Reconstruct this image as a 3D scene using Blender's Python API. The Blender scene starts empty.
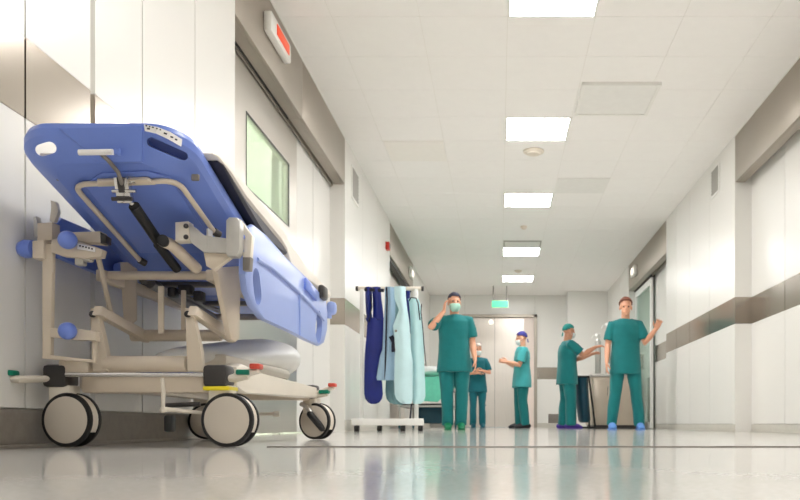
import bpy, bmesh, math, random
from mathutils import Vector, Matrix, noise
random.seed(4)
C = bpy.context.scene.collection
V = Vector
PI = math.pi
CAMH = 0.078            # the camera sits just above the floor
F = 810.0               # focal length in pixels of an 800 px wide frame

def at(px, py, d):      # point seen at a pixel, standing d metres down the corridor
    return V(((px-499.0)*d/F, d, CAMH+(424.0-py)*d/F))

def lin(c):
    r = []
    for x in c:
        x = x/255.0
        r.append(x/12.92 if x <= 0.04045 else ((x+0.055)/1.055)**2.4)
    return r

# ------------------------------------------------------------------ materials
def mat(name, rgb, rough=0.5, metal=0.0, var=0.03, scale=6.0, stretch=(1,1,1), bump=0.0, bscale=60.0,
        spec=0.5, sheen=0.0, rvar=0.0, emit=None, estr=0.0, coat=0.0):
    m = bpy.data.materials.new(name); m.use_nodes = True
    nt = m.node_tree; N = nt.nodes; L = nt.links
    b = N['Principled BSDF']
    tc = N.new('ShaderNodeTexCoord'); mp = N.new('ShaderNodeMapping')
    mp.inputs['Scale'].default_value = stretch
    L.new(tc.outputs['Object'], mp.inputs['Vector'])
    nz = N.new('ShaderNodeTexNoise'); nz.inputs['Scale'].default_value = scale
    nz.inputs['Detail'].default_value = 4
    L.new(mp.outputs['Vector'], nz.inputs['Vector'])
    cr = N.new('ShaderNodeValToRGB')
    c = lin(rgb)
    cr.color_ramp.elements[0].position = 0.3; cr.color_ramp.elements[1].position = 0.7
    cr.color_ramp.elements[0].color = [max(0, x*(1-var)) for x in c]+[1]
    cr.color_ramp.elements[1].color = [min(1, x*(1+var)) for x in c]+[1]
    L.new(nz.outputs['Fac'], cr.inputs['Fac'])
    L.new(cr.outputs['Color'], b.inputs['Base Color'])
    b.inputs['Roughness'].default_value = rough
    b.inputs['Metallic'].default_value = metal
    b.inputs['Specular IOR Level'].default_value = spec
    if sheen: b.inputs['Sheen Weight'].default_value = sheen
    if coat:
        b.inputs['Coat Weight'].default_value = coat; b.inputs['Coat Roughness'].default_value = 0.08
    if rvar:
        mr = N.new('ShaderNodeMapRange')
        mr.inputs['To Min'].default_value = max(0.02, rough-rvar); mr.inputs['To Max'].default_value = rough+rvar
        L.new(nz.outputs['Fac'], mr.inputs['Value']); L.new(mr.outputs['Result'], b.inputs['Roughness'])
    if bump:
        n2 = N.new('ShaderNodeTexNoise'); n2.inputs['Scale'].default_value = bscale
        L.new(mp.outputs['Vector'], n2.inputs['Vector'])
        bp = N.new('ShaderNodeBump'); bp.inputs['Strength'].default_value = bump; bp.inputs['Distance'].default_value = 0.01
        L.new(n2.outputs['Fac'], bp.inputs['Height']); L.new(bp.outputs['Normal'], b.inputs['Normal'])
    if emit:
        b.inputs['Emission Color'].default_value = lin(emit)+[1]; b.inputs['Emission Strength'].default_value = estr
    return m

def glass_mat(name, tint, keep=0.75):
    m = bpy.data.materials.new(name); m.use_nodes = True
    nt = m.node_tree; N = nt.nodes; L = nt.links
    N.remove(N['Principled BSDF'])
    tr = N.new('ShaderNodeBsdfTransparent'); tr.inputs['Color'].default_value = lin(tint)+[1]
    gl = N.new('ShaderNodeBsdfGlossy'); gl.inputs['Roughness'].default_value = 0.03
    gl.inputs['Color'].default_value = (0.9, 0.95, 0.92, 1)
    fr = N.new('ShaderNodeFresnel'); fr.inputs['IOR'].default_value = 1.45
    nz = N.new('ShaderNodeTexNoise'); nz.inputs['Scale'].default_value = 3
    mx = N.new('ShaderNodeMixShader')
    ma = N.new('ShaderNodeMath'); ma.operation = 'MULTIPLY'; ma.inputs[1].default_value = 1.0-keep*0.4
    L.new(fr.outputs['Fac'], ma.inputs[0])
    L.new(ma.outputs['Value'], mx.inputs['Fac']); L.new(tr.outputs['BSDF'], mx.inputs[1]); L.new(gl.outputs['BSDF'], mx.inputs[2])
    L.new(mx.outputs['Shader'], N['Material Output'].inputs['Surface'])
    return m

M = {}
M['wall']    = mat('white satin wall panel', (229,228,224), 0.30, 0, 0.010, 1.2, rvar=0.04)
M['joint']   = mat('pale panel joint', (150,147,140), 0.55, 0, 0.03, 8)
M['band']    = mat('brushed steel wall band', (170,161,150), 0.22, 0.95, 0.015, 3)
M['header']  = mat('satin steel header', (168,160,149), 0.42, 0.70, 0.015, 3)
M['steel']   = mat('brushed steel door', (212,207,200), 0.3, 0.9, 0.012, 3, (30,30,1), rvar=0.03)
M['dsteel']  = mat('door back steel', (222,214,206), 0.35, 0.6, 0.03, 3, (20,20,1))
M['basegrey']= mat('grey vinyl skirting', (138,131,123), 0.45, 0, 0.10, 30)
M['baselight']=mat('light vinyl skirting', (200,197,188), 0.4, 0, 0.05, 30)
M['ceil']    = mat('white ceiling tile', (244,243,241), 0.8, 0, 0.008, 12)
M['ceilgap'] = mat('ceiling tile joint', (232,230,225), 0.9, 0, 0.02, 12)
M['ceilalt'] = mat('cream access panel', (242,240,235), 0.7, 0, 0.01, 12)
M['ceilgrey']= mat('pale grey metal panel', (234,234,231), 0.55, 0, 0.02, 12)
M['slat']    = mat('grey vent slat', (168,165,160), 0.5, 0, 0.02, 12)
M['white']   = mat('white enamel', (236,236,232), 0.35, 0, 0.01, 5)
M['black']   = mat('black rubber and shadow gap', (26,25,25), 0.5, 0, 0.1, 20)
M['dark']    = mat('dark grey plastic', (58,55,54), 0.42, 0, 0.06, 30)
M['beige']   = mat('beige powder coat', (214,201,182), 0.38, 0, 0.02, 12)
M['cream']   = mat('cream plastic', (226,218,204), 0.35, 0, 0.02, 8)
M['disc']    = mat('wheel cover plastic', (206,197,183), 0.32, 0, 0.02, 8)
M['blue']    = mat('blue moulded plastic', (108,134,212), 0.36, 0, 0.02, 10, bump=0.02, bscale=300)
M['litblue']= mat('pale blue rail plastic', (150,170,228), 0.34, 0, 0.02, 10)  # paler copy of the blue; light on the side panel painted in
M['ballblue']= mat('blue knob plastic', (112,138,220), 0.28, 0, 0.02, 10)
M['chrome']  = mat('chrome', (215,213,210), 0.14, 1.0, 0.02, 10)
M['alu']     = mat('cast aluminium', (200,198,194), 0.38, 0.7, 0.04, 20)
M['greyrub'] = mat('grey plastic', (128,122,116), 0.45, 0, 0.04, 20)
M['yellow']  = mat('yellow ring', (238,222,40), 0.4, 0, 0.03, 10)
M['green']   = mat('green pedal tip', (0,122,96), 0.4, 0, 0.05, 10)
M['red']     = mat('red pedal tip', (206,74,56), 0.4, 0, 0.05, 10)
M['navyvin'] = mat('dark navy vinyl', (30,29,44), 0.45, 0, 0.06, 14)
M['sheet']   = mat('cream mattress cover', (236,230,220), 0.7, 0, 0.02, 12, bump=0.05, bscale=40, sheen=0.1)
M['sticker'] = mat('white sticker', (240,238,236), 0.4, 0, 0.01, 9)
M['ink']     = mat('dark print', (60,58,66), 0.5, 0, 0.05, 20)
M['orange']  = mat('orange red lens', (236,76,34), 0.35, 0, 0.03, 10, emit=(236,76,34), estr=0.25)
M['firered'] = mat('red call point', (186,40,30), 0.4, 0, 0.05, 10)
M['lens']    = mat('pale lamp lens', (250,240,228), 0.3, 0, 0.01, 10, emit=(255,240,225), estr=1.2)
M['exit']    = mat('lit green exit face', (70,200,130), 0.4, 0, 0.02, 10, emit=(40,230,130), estr=0.5)
M['lamp']    = mat('lit diffuser', (255,255,255), 0.6, 0, 0.0, 5, emit=(254,252,250), estr=28.0)
M['pink']    = mat('pale pinkish wall strip', (240,226,218), 0.4, 0, 0.01, 5)
M['teal']    = mat('teal scrub cotton', (0,114,116), 0.85, 0, 0.07, 9, bump=0.25, bscale=22, sheen=0.15)
M['teald']   = mat('deep teal scrub cotton', (0,100,112), 0.85, 0, 0.07, 9, bump=0.25, bscale=22, sheen=0.15)
M['tealp']   = mat('pale teal scrub cotton', (64,166,170), 0.85, 0, 0.07, 9, bump=0.25, bscale=22, sheen=0.15)
M['skin']    = mat('skin', (222,164,134), 0.5, 0, 0.05, 25)
M['skind']   = mat('tanned skin', (204,146,116), 0.5, 0, 0.05, 25)
M['eye']     = mat('dark eye', (40,30,26), 0.2, 0, 0.05, 25)
M['mask']    = mat('pale green face mask', (176,222,206), 0.8, 0, 0.03, 30, bump=0.1)
M['maskw']   = mat('white face mask', (224,230,230), 0.8, 0, 0.03, 30, bump=0.1)
M['capdark'] = mat('dark surgical cap', (58,58,76), 0.85, 0, 0.06, 30, bump=0.2, bscale=40)
M['capblue'] = mat('blue violet surgical cap', (62,62,140), 0.85, 0, 0.06, 30, bump=0.2, bscale=40)
M['capteal'] = mat('teal surgical cap', (40,142,136), 0.85, 0, 0.06, 30, bump=0.2, bscale=40)
M['cappale'] = mat('pale pink surgical cap', (214,196,188), 0.85, 0, 0.06, 30, bump=0.2, bscale=40)
M['hair']    = mat('reddish brown hair', (128,76,58), 0.6, 0, 0.15, 40, (1,1,0.2), bump=0.4, bscale=80)
M['shoegreen']=mat('green clog', (0,128,84), 0.5, 0, 0.05, 20)
M['shoeblack']=mat('black clog', (26,30,36), 0.45, 0, 0.05, 20)
M['shoeblue']= mat('blue shoe cover', (96,146,216), 0.6, 0, 0.06, 20, bump=0.3, bscale=50)
M['shoeteal']= mat('teal clog', (0,88,104), 0.5, 0, 0.06, 20)
M['shoeviolet']=mat('violet clog', (74,52,150), 0.5, 0, 0.06, 20)
M['linen']   = mat('white bed linen', (232,238,238), 0.8, 0, 0.03, 20, bump=0.3, bscale=14)
M['mint']    = mat('mint green bed linen', (108,208,180), 0.8, 0, 0.05, 20, bump=0.3, bscale=14)
M['lnavy']   = mat('royal blue lead vinyl', (2,26,116), 0.45, 0, 0.10, 7, bump=0.2, bscale=16)
M['lgrey']   = mat('grey blue lead vinyl', (150,180,204), 0.5, 0, 0.05, 7, bump=0.15, bscale=16)
M['laqua']   = mat('pale aqua lead vinyl', (196,228,234), 0.45, 0, 0.04, 7, bump=0.15, bscale=16)
M['laqua2']  = mat('light turquoise lead vinyl', (186,226,230), 0.45, 0, 0.04, 7, bump=0.15, bscale=16)
M['lslate']  = mat('slate teal lead vinyl', (112,150,156), 0.5, 0, 0.05, 7, bump=0.15, bscale=16)
M['webbing'] = mat('black webbing', (26,28,44), 0.8, 0, 0.05, 30)
M['floorseam']=mat('dark floor joint', (104,96,86), 0.4, 0, 0.2, 8)
M['greenwall']=mat('pale green room wall', (231,236,226), 0.6, 0, 0.02, 2)
M['glass']   = glass_mat('clear green glass', (250,253,248))
M['glassf']  = glass_mat('clear glass', (240,248,246))
M['sack']    = mat('dark teal sack', (10,66,84), 0.4, 0, 0.1, 12, bump=0.5, bscale=14)
M['counter'] = mat('beige steel cabinet', (196,184,168), 0.35, 0.4, 0.03, 5)

def floor_mat():
    m = bpy.data.materials.new('polished vinyl floor'); m.use_nodes = True
    nt = m.node_tree; N = nt.nodes; L = nt.links; b = N['Principled BSDF']
    tc = N.new('ShaderNodeTexCoord')
    n1 = N.new('ShaderNodeTexNoise'); n1.inputs['Scale'].default_value = 1.1; n1.inputs['Detail'].default_value = 5
    n2 = N.new('ShaderNodeTexNoise'); n2.inputs['Scale'].default_value = 90; n2.inputs['Detail'].default_value = 3
    for n in (n1, n2): L.new(tc.outputs['Object'], n.inputs['Vector'])
    cr = N.new('ShaderNodeValToRGB')
    cr.color_ramp.elements[0].position = 0.35; cr.color_ramp.elements[0].color = lin((206,202,196))+[1]
    cr.color_ramp.elements[1].position = 0.65; cr.color_ramp.elements[1].color = lin((230,227,222))+[1]
    mx = N.new('ShaderNodeMix'); mx.data_type = 'FLOAT'; mx.inputs['Factor'].default_value = 0.45
    L.new(n1.outputs['Fac'], mx.inputs['A']); L.new(n2.outputs['Fac'], mx.inputs['B'])
    L.new(mx.outputs['Result'], cr.inputs['Fac']); L.new(cr.outputs['Color'], b.inputs['Base Color'])
    mr = N.new('ShaderNodeMapRange'); mr.inputs['To Min'].default_value = 0.07; mr.inputs['To Max'].default_value = 0.13
    L.new(n1.outputs['Fac'], mr.inputs['Value']); L.new(mr.outputs['Result'], b.inputs['Roughness'])
    b.inputs['Specular IOR Level'].default_value = 0.5
    return m
M['floor'] = floor_mat()

# ------------------------------------------------------------------ mesh building
class MB:
    def __init__(self): self.bm = bmesh.new()
    def _mat(self, faces, m, smooth):
        for f in faces: f.material_index = m; f.smooth = smooth
    def box(self, c, s, rot=None, bev=0.0, m=0, seg=2):
        r = bmesh.ops.create_cube(self.bm, size=1.0)
        vs = r['verts']
        mt = Matrix.Translation(V(c)) @ (rot.to_4x4() if rot else Matrix.Identity(4)) @ Matrix.Diagonal((s[0], s[1], s[2], 1))
        bmesh.ops.transform(self.bm, matrix=mt, verts=vs)
        fs = list({f for v in vs for f in v.link_faces})
        self._mat(fs, m, False)
        if bev:
            es = list({e for v in vs for e in v.link_edges})
            r2 = bmesh.ops.bevel(self.bm, geom=es, offset=min(bev, min(s)*0.45), segments=seg, profile=0.5, affect='EDGES')
            self._mat(r2['faces'], m, True)
        return self
    def span(self, a, b, bev=0.0, m=0):
        a = V(a); b = V(b)
        return self.box((a+b)/2, [abs(x) for x in (b-a)], None, bev, m)
    def tube(self, pts, r, seg=12, m=0, cap=True, ref=None, round_cap=False):
        pts = [V(p) for p in pts]
        n = len(pts)
        if not isinstance(r, (list, tuple)): r = [r]*n
        if isinstance(r, tuple): r = [r]*n
        rr = [(x, x) if not isinstance(x, (tuple, list)) else x for x in r]
        if round_cap:
            d0 = (pts[1]-pts[0]).normalized(); d1 = (pts[-1]-pts[-2]).normalized()
            np_, nr = [], []
            for k in (0.02, 0.4, 0.75):
                s = math.sin(math.acos(1-k)) if k < 1 else 1
                np_.append(pts[0]-d0*rr[0][0]*(1-k)); nr.append((rr[0][0]*s, rr[0][1]*s))
            pe, re = [], []
            for k in (0.75, 0.4, 0.02):
                s = math.sin(math.acos(1-k))
                pe.append(pts[-1]+d1*rr[-1][0]*(1-k)); re.append((rr[-1][0]*s, rr[-1][1]*s))
            pts = np_+pts+pe; rr = nr+rr+re; n = len(pts)
        prev = None; ringsv = []
        for i in range(n):
            if i == 0: t = pts[1]-pts[0]
            elif i == n-1: t = pts[-1]-pts[-2]
            else: t = (pts[i+1]-pts[i]).normalized()+(pts[i]-pts[i-1]).normalized()
            t = t.normalized() if t.length > 1e-9 else V((0,0,1))
            if prev is None:
                a = V(ref) if ref is not None else (V((0,0,1)) if abs(t.z) < 0.9 else V((1,0,0)))
                u = (a - t*a.dot(t)).normalized()
            else:
                u = (prev - t*prev.dot(t))
                u = u.normalized() if u.length > 1e-6 else t.orthogonal().normalized()
            prev = u; w = t.cross(u)
            ring = []
            for k in range(seg):
                an = 2*PI*k/seg
                ring.append(self.bm.verts.new(pts[i]+u*math.cos(an)*rr[i][0]+w*math.sin(an)*rr[i][1]))
            ringsv.append(ring)
        fs = []
        for i in range(n-1):
            for k in range(seg):
                fs.append(self.bm.faces.new((ringsv[i][k], ringsv[i][(k+1)%seg], ringsv[i+1][(k+1)%seg], ringsv[i+1][k])))
        self._mat(fs, m, True)
        if cap:
            c = [self.bm.faces.new(list(reversed(ringsv[0]))), self.bm.faces.new(ringsv[-1])]
            self._mat(c, m, False)
        return self
    def rings(self, lst, seg=24, m=0, cap=True):       # horizontal ellipses (x, y, z, rx, ry)
        ringsv = []
        for (x, y, z, rx, ry) in lst:
            ringsv.append([self.bm.verts.new((x+rx*math.cos(2*PI*k/seg), y+ry*math.sin(2*PI*k/seg), z)) for k in range(seg)])
        fs = []
        for i in range(len(lst)-1):
            for k in range(seg):
                fs.append(self.bm.faces.new((ringsv[i][k], ringsv[i][(k+1)%seg], ringsv[i+1][(k+1)%seg], ringsv[i+1][k])))
        if cap:
            fs.append(self.bm.faces.new(list(reversed(ringsv[0])))); fs.append(self.bm.faces.new(ringsv[-1]))
        self._mat(fs, m, True); return self
    def ball(self, c, r, m=0, seg=16, rot=None):
        if not isinstance(r, (tuple, list)): r = (r, r, r)
        q = bmesh.ops.create_uvsphere(self.bm, u_segments=seg, v_segments=max(8, seg//2+2), radius=1.0)
        mt = Matrix.Translation(V(c)) @ (rot.to_4x4() if rot else Matrix.Identity(4)) @ Matrix.Diagonal((r[0], r[1], r[2], 1))
        bmesh.ops.transform(self.bm, matrix=mt, verts=q['verts'])
        self._mat(list({f for v in q['verts'] for f in v.link_faces}), m, True); return self
    def prism(self, pts, n, depth, m=0, bev=0.0):       # flat polygon of 3-D points extruded along n
        n = V(n).normalized()
        a = [self.bm.verts.new(V(p)) for p in pts]; b = [self.bm.verts.new(V(p)+n*depth) for p in pts]
        fs = [self.bm.faces.new(list(reversed(a))), self.bm.faces.new(b)]
        k = len(a)
        for i in range(k): fs.append(self.bm.faces.new((a[i], a[(i+1)%k], b[(i+1)%k], b[i])))
        self._mat(fs, m, False)
        if bev:
            es = list({e for f in fs[:2] for e in f.edges})
            r2 = bmesh.ops.bevel(self.bm, geom=es, offset=bev, segments=2, profile=0.5, affect='EDGES')
            self._mat(r2['faces'], m, True)
        return self
    def lathe(self, c, axis, prof, seg=28, m=0):        # prof: list of (along axis, radius)
        ax = V(axis).normalized(); u = ax.orthogonal().normalized(); w = ax.cross(u); c = V(c)
        rg = [[self.bm.verts.new(c+ax*h+(u*math.cos(2*PI*k/seg)+w*math.sin(2*PI*k/seg))*max(r, 1e-4)) for k in range(seg)] for h, r in prof]
        for i in range(len(rg)-1):
            sm = True
            for k in range(seg):
                f = self.bm.faces.new((rg[i][k], rg[i][(k+1)%seg], rg[i+1][(k+1)%seg], rg[i+1][k]))
                f.material_index = m; f.smooth = True
        f1 = self.bm.faces.new(list(reversed(rg[0]))); f2 = self.bm.faces.new(rg[-1])
        for f in (f1, f2): f.material_index = m
        return self
    def build(self, name, mats, parent=None, origin=None):
        bmesh.ops.recalc_face_normals(self.bm, faces=self.bm.faces[:])
        o0 = V((0,0,0))
        if parent is not None:
            p = parent
            while p is not None: o0 = o0+p.location; p = p.parent
        elif origin is not None: o0 = V(origin)
        bmesh.ops.translate(self.bm, vec=-o0, verts=self.bm.verts[:])
        me = bpy.data.meshes.new(name); self.bm.to_mesh(me); self.bm.free()
        for x in (mats if isinstance(mats, (list, tuple)) else [mats]): me.materials.append(M[x] if isinstance(x, str) else x)
        o = bpy.data.objects.new(name, me); C.objects.link(o)
        if parent is not None: o.parent = parent
        elif origin is not None: o.location = origin
        sm = any(p.use_smooth for p in me.polygons)
        if sm:
            sharp_by_angle(me, 0.7)
        return o

def sharp_by_angle(me, ang):
    bm = bmesh.new(); bm.from_mesh(me)
    for e in bm.edges:
        if len(e.link_faces) == 2 and e.calc_face_angle(0) > ang: e.smooth = False
    for f in bm.faces: f.smooth = True
    bm.to_mesh(me); bm.free()

def thing(name, label, cat, loc, group=None):
    o = bpy.data.objects.new(name, None); C.objects.link(o); o.location = loc
    o.empty_display_size = 0.1
    return tag(o, label, cat, group)
def tag(o, label, cat, group=None):
    o['label'] = label; o['category'] = cat
    if group: o['group'] = group
    return o
def struct(o): o['kind'] = 'structure'; return o
def fillet(pts, rad, n=6):
    pts = [V(p) for p in pts]; out = [pts[0]]
    for i in range(1, len(pts)-1):
        p = pts[i]; a = (pts[i-1]-p); b = (pts[i+1]-p)
        r = min(rad, a.length*0.49, b.length*0.49)
        a = p+a.normalized()*r; b = p+b.normalized()*r
        for k in range(n+1):
            t = k/n; out.append(a*(1-t)**2+p*2*t*(1-t)+b*t*t)
    out.append(pts[-1]); return out
def baked(o, mods):        # apply modifiers to a fresh mesh
    for kind, kw in mods:
        md = o.modifiers.new(kind.title(), kind)
        for k, v in kw.items(): setattr(md, k, v)
    bpy.context.view_layer.update()
    dg = bpy.context.evaluated_depsgraph_get()
    me = bpy.data.meshes.new_from_object(o.evaluated_get(dg))
    old = o.data; nm = old.name; o.modifiers.clear(); o.data = me; bpy.data.meshes.remove(old); me.name = nm
    return o
# ------------------------------------------------------------------ the corridor shell
CEIL = 2.958; XL = -1.55; XR = 2.354; REC = 0.155; YB = 18.1; YF = -4.2
BAND0, BAND1 = 1.078, 1.345
HB = 2.49                                                  # underside of the steel headers
b = MB(); b.span((XL-0.6, YF-0.2, -0.1), (XR+0.8, YB+0.3, 0.0)); struct(b.build('floor', 'floor'))

b = MB()                                                   # ceiling: a dark-jointed grid of tiles
b.span((XL-0.4, YF-0.2, CEIL+0.004), (XR+0.5, YB+0.3, CEIL+0.1), m=1)
g = 0.002; gx = [0.06+0.6225*k for k in range(-4, 6)]; gy = [7.6+0.625*k for k in range(-20, 18)]
for i in range(len(gx)-1):
    for j in range(len(gy)-1):
        x0, x1 = max(gx[i], XL-0.3), min(gx[i+1], XR+0.4)
        y0, y1 = max(gy[j], YF-0.1), min(gy[j+1], YB+0.2)
        if x1-x0 < 0.02 or y1-y0 < 0.02: continue
        b.span((x0+g, y0+g, CEIL), (x1-g, y1-g, CEIL+0.015))
struct(b.build('ceiling', ['ceil', 'ceilgap']))

def panel_run(name, side, x, y0, y1, seams, base_h, base_mat, base_name, top=CEIL, wide=(), joint='joint'):
    """a wall of vertical panels with a steel band let in; side -1: left wall, +1: right wall"""
    b = MB(); t = 0.02
    xi, xo = x, x+side*t                                    # face, back of panels
    b.span((xo, y0, 0), (xo+side*0.10, y1, top), m=2)
    ys = [y0]+sorted(seams)+[y1]
    for i in range(len(ys)-1):
        gp0 = 0.018 if ys[i] in wide else 0.005
        gp1 = 0.018 if ys[i+1] in wide else 0.005
        a = ys[i]+(gp0 if i else 0); c = ys[i+1]-(gp1 if i < len(ys)-2 else 0)
        b.span((xi, a, base_h), (xo, c, BAND0), m=0)
        b.span((xi, a, BAND1), (xo, c, top), m=0)
        b.span((xi, a, BAND0+0.002), (xo, c, BAND1-0.002), m=1)
    struct(b.build(name, ['wall', 'band', joint]))
    b = MB()
    b.span((x-side*0.004, y0, 0), (xo, y1, base_h-0.004), bev=0.002)
    b.span((x-side*0.004, y0, 0), (x-side*0.016, y1, 0.012), bev=0.004)
    struct(b.build(base_name, base_mat))

def seq(a, b_, st):
    r = []; y = a
    while y < b_-0.2: r.append(round(y, 3)); y += st
    return r
# left side
panel_run('wall_left', -1, XL, YF, 4.755, seq(-3.7, 2.2, 0.62)+[2.65, 3.09, 3.52, 4.13], 0.13, 'basegrey', 'baseboard_left', wide=(3.09,), joint='ceilgap')
panel_run('wall_left_middle', -1, XL, 8.15, 11.5, [9.2, 10.3], 0.12, 'baselight', 'baseboard_left_middle')
panel_run('wall_left_end', -1, XL, 14.6, YB, [15.6, 16.7], 0.12, 'baselight', 'baseboard_left_end')
# right side
panel_run('wall_right', 1, XR+0.166, YF, 8.08, seq(-3.4, 5.0, 0.75)+[5.2, 6.2, 7.14], 0.08, 'baselight', 'baseboard_right')
panel_run('wall_right_middle', 1, XR, 8.08, 11.4, [9.05, 10.0, 10.75], 0.08, 'baselight', 'baseboard_right_middle')
panel_run('wall_right_end', 1, XR, 14.7, YB, [15.8, 16.9], 0.08, 'baselight', 'baseboard_right_end')
panel_run('wall_right_recess', 1, XR+0.186, 11.4, 13.2, [12.3], 0.08, 'baselight', 'baseboard_right_recess', top=HB+0.3)

def jamb(name, side, x, y, facing):
    """wall end that closes a recess: a face across the corridor with the band running over it"""
    b = MB(); x0 = x; x1 = x+side*0.40; ya, yb = (y, y+0.10) if facing < 0 else (y-0.10, y)
    yf = y+facing*0.001
    b.span((x0+side*0.002, ya, 0), (x1, yb, BAND0), m=0); b.span((x0+side*0.002, ya, BAND1), (x1, yb, CEIL), m=0)
    b.span((x0+side*0.002, ya, BAND0), (x1, yb, BAND1), m=1)
    struct(b.build(name, ['wall', 'band']))
jamb('trim_1', -1, XL, 4.755, 1); jamb('trim_2', -1, XL, 8.149, -1)
jamb('trim_3', -1, XL, 11.501, 1); jamb('trim_4', -1, XL, 14.599, -1)
jamb('trim_5', 1, XR, 8.079, -1); jamb('trim_6', 1, XR, 11.401, 1); jamb('trim_7', 1, XR, 14.699, -1)

def header(name, side, x, y0, y1, splits, lip=True):
    b = MB(); ys = [y0]+splits+[y1]
    for i in range(len(ys)-1):
        b.span((x, ys[i]+(0.004 if i else 0), HB), (x+side*0.03, ys[i+1], CEIL-0.012), bev=0.003)
        b.span((x+side*0.03, ys[i]+(0.004 if i else 0), HB), (x+side*0.10, ys[i+1], HB+0.012))
    b.span((x+side*0.03, y0, HB+0.06), (x+side*0.40, y1, CEIL), m=0)
    b.span((x-side*0.003, y0, CEIL-0.014), (x+side*0.05, y1, CEIL), m=1)
    if lip:
        b.span((x+side*0.100, y0, HB+0.004), (x+side*0.112, y1, HB+0.06), m=0)
        b.span((x+side*0.124, y0, HB-0.02), (x+side*0.134, y1, HB+0.06), m=0)
    struct(b.build(name, ['header', 'wall']))
header('trim_8', -1, XL, 4.755, 8.15, [6.4])
header('trim_9', -1, XL, 11.5, 14.6, [])
header('trim_10', 1, XR, 3.0, 8.08, [6.35], lip=False)
header('trim_11', 1, XR, 11.4, 14.7, [])

# near left doorway: brushed steel sliding leaf with a window, white fixed leaf beside it, a green room beyond
dx0, dx1 = -1.735, -1.69
b = MB(); wy0, wy1, wz0, wz1 = 5.41, 6.52, 1.66, 2.17
b.span((dx0, 4.72, 0.012), (dx1, wy0, HB+0.02)); b.span((dx0, wy1, 0.012), (dx1, 6.77, HB+0.02))
b.span((dx0, wy0, 0.012), (dx1, wy1, wz0)); b.span((dx0, wy0, wz1), (dx1, wy1, HB+0.02))
d = struct(b.build('door_1', 'steel'))
b = MB(); e = 0.009
for (p, q) in (((wy0, wz0), (wy0+e, wz1)), ((wy1-e, wz0), (wy1, wz1)), ((wy0, wz0), (wy1, wz0+e)), ((wy0, wz1-e), (wy1, wz1))):
    b.span((dx1-0.006, p[0], p[1]), (dx1+0.003, q[0], q[1]))
b.build('gasket', 'dark', d)
b = MB(); b.span((dx1-0.004, wy0+0.008, wz0+0.008), (dx1+0.001, wy1-0.008, wz1-0.008)); b.build('window_pane', 'glass', d)
b = MB(); b.tube([(dx1+0.05, 4.95, 0.85), (dx1+0.05, 4.95, 1.25)], 0.014); b.tube([(dx1, 4.95, 0.9), (dx1+0.05, 4.95, 0.9)], 0.01); b.tube([(dx1, 4.95, 1.2), (dx1+0.05, 4.95, 1.2)], 0.01)
b.build('door_handle', 'chrome', d)
b = MB(); b.span((-1.72, 6.775, 0.012), (-1.70, 8.15, HB+0.06)); b.span((-1.705, 7.4, 0.012), (-1.699, 7.404, HB+0.05), m=1)
struct(b.build('door_2', ['wall', 'joint']))
b = MB(); b.span((-1.688, 4.76, HB-0.004), (-1.664, 6.4, HB+0.06), m=0); struct(b.build('trim_12', 'black'))  # black strip stands in for the shadow gap beneath the header
b = MB()
b.span((-3.3, 4.2, 0), (-3.2, 8.4, 3.9)); b.span((-3.3, 4.1, 0), (-1.76, 4.2, 3.9)); b.span((-3.3, 8.4, 0), (-1.76, 8.5, 3.9))
b.span((-3.3, 4.1, 3.9), (-1.76, 8.5, 4.0)); b.span((-1.86, 4.1, 2.96), (-1.76, 8.5, 3.9)); b.span((-3.3, 4.1, -0.1), (-2.15, 8.5, 0.0))
struct(b.build('wall_side_room', 'greenwall'))
b = MB(); b.span((-2.14, 7.45, 0.0), (-2.09, 7.72, 3.5)); b.span((-2.14, 7.86, 0.0), (-2.11, 7.93, 3.5)); struct(b.build('trim_13', 'white'))
b = MB(); b.span((-2.9, 5.6, 3.86), (-2.3, 6.8, 3.88)); t = b.build('ceiling_light', 'lamp', None, (-2.6, 6.2, 3.87))  # unseen lamp added to brighten the room behind the window
tag(t, 'added unseen light in the green side room behind the steel door', 'ceiling light')

# far left doorway and far right doorway
b = MB(); b.span((-1.74, 11.5, 0.012), (-1.70, 14.6, HB+0.06)); struct(b.build('door_3', 'dsteel'))
b = MB(); b.span((XL-0.03, 11.7, HB-0.04), (XL-0.13, 14.6, HB+0.02)); struct(b.build('trim_14', 'black'))
rx = XR+0.115
b = MB(); b.span((rx, 13.15, 0.01), (rx+0.05, 13.27, HB-0.03)); b.span((rx, 14.6, 0.01), (rx+0.05, 14.69, HB-0.03))
b.span((rx, 13.27, 0.01), (rx+0.05, 14.6, 0.11)); b.span((rx, 13.27, HB-0.13), (rx+0.05, 14.6, HB-0.03))
d = struct(b.build('door_4', 'ceilgrey'))
b = MB(); b.span((rx+0.02, 13.26, 0.1), (rx+0.028, 14.61, HB-0.12)); b.build('door_pane', 'glassf', d)
b = MB(); b.span((rx+0.038, 13.138, 0.01), (rx+0.052, 13.149, HB-0.03)); b.build('edge_seal', 'black', d)
b = MB(); b.span((XR+0.10, 13.1, HB-0.03), (XR+0.17, 14.69, HB+0.005)); struct(b.build('trim_15', 'black'))
b = MB(); b.span((XR+0.19, 13.2, 0), (XR+0.29, 14.7, HB+0.2)); struct(b.build('wall_right_doorway', 'wall'))

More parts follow.
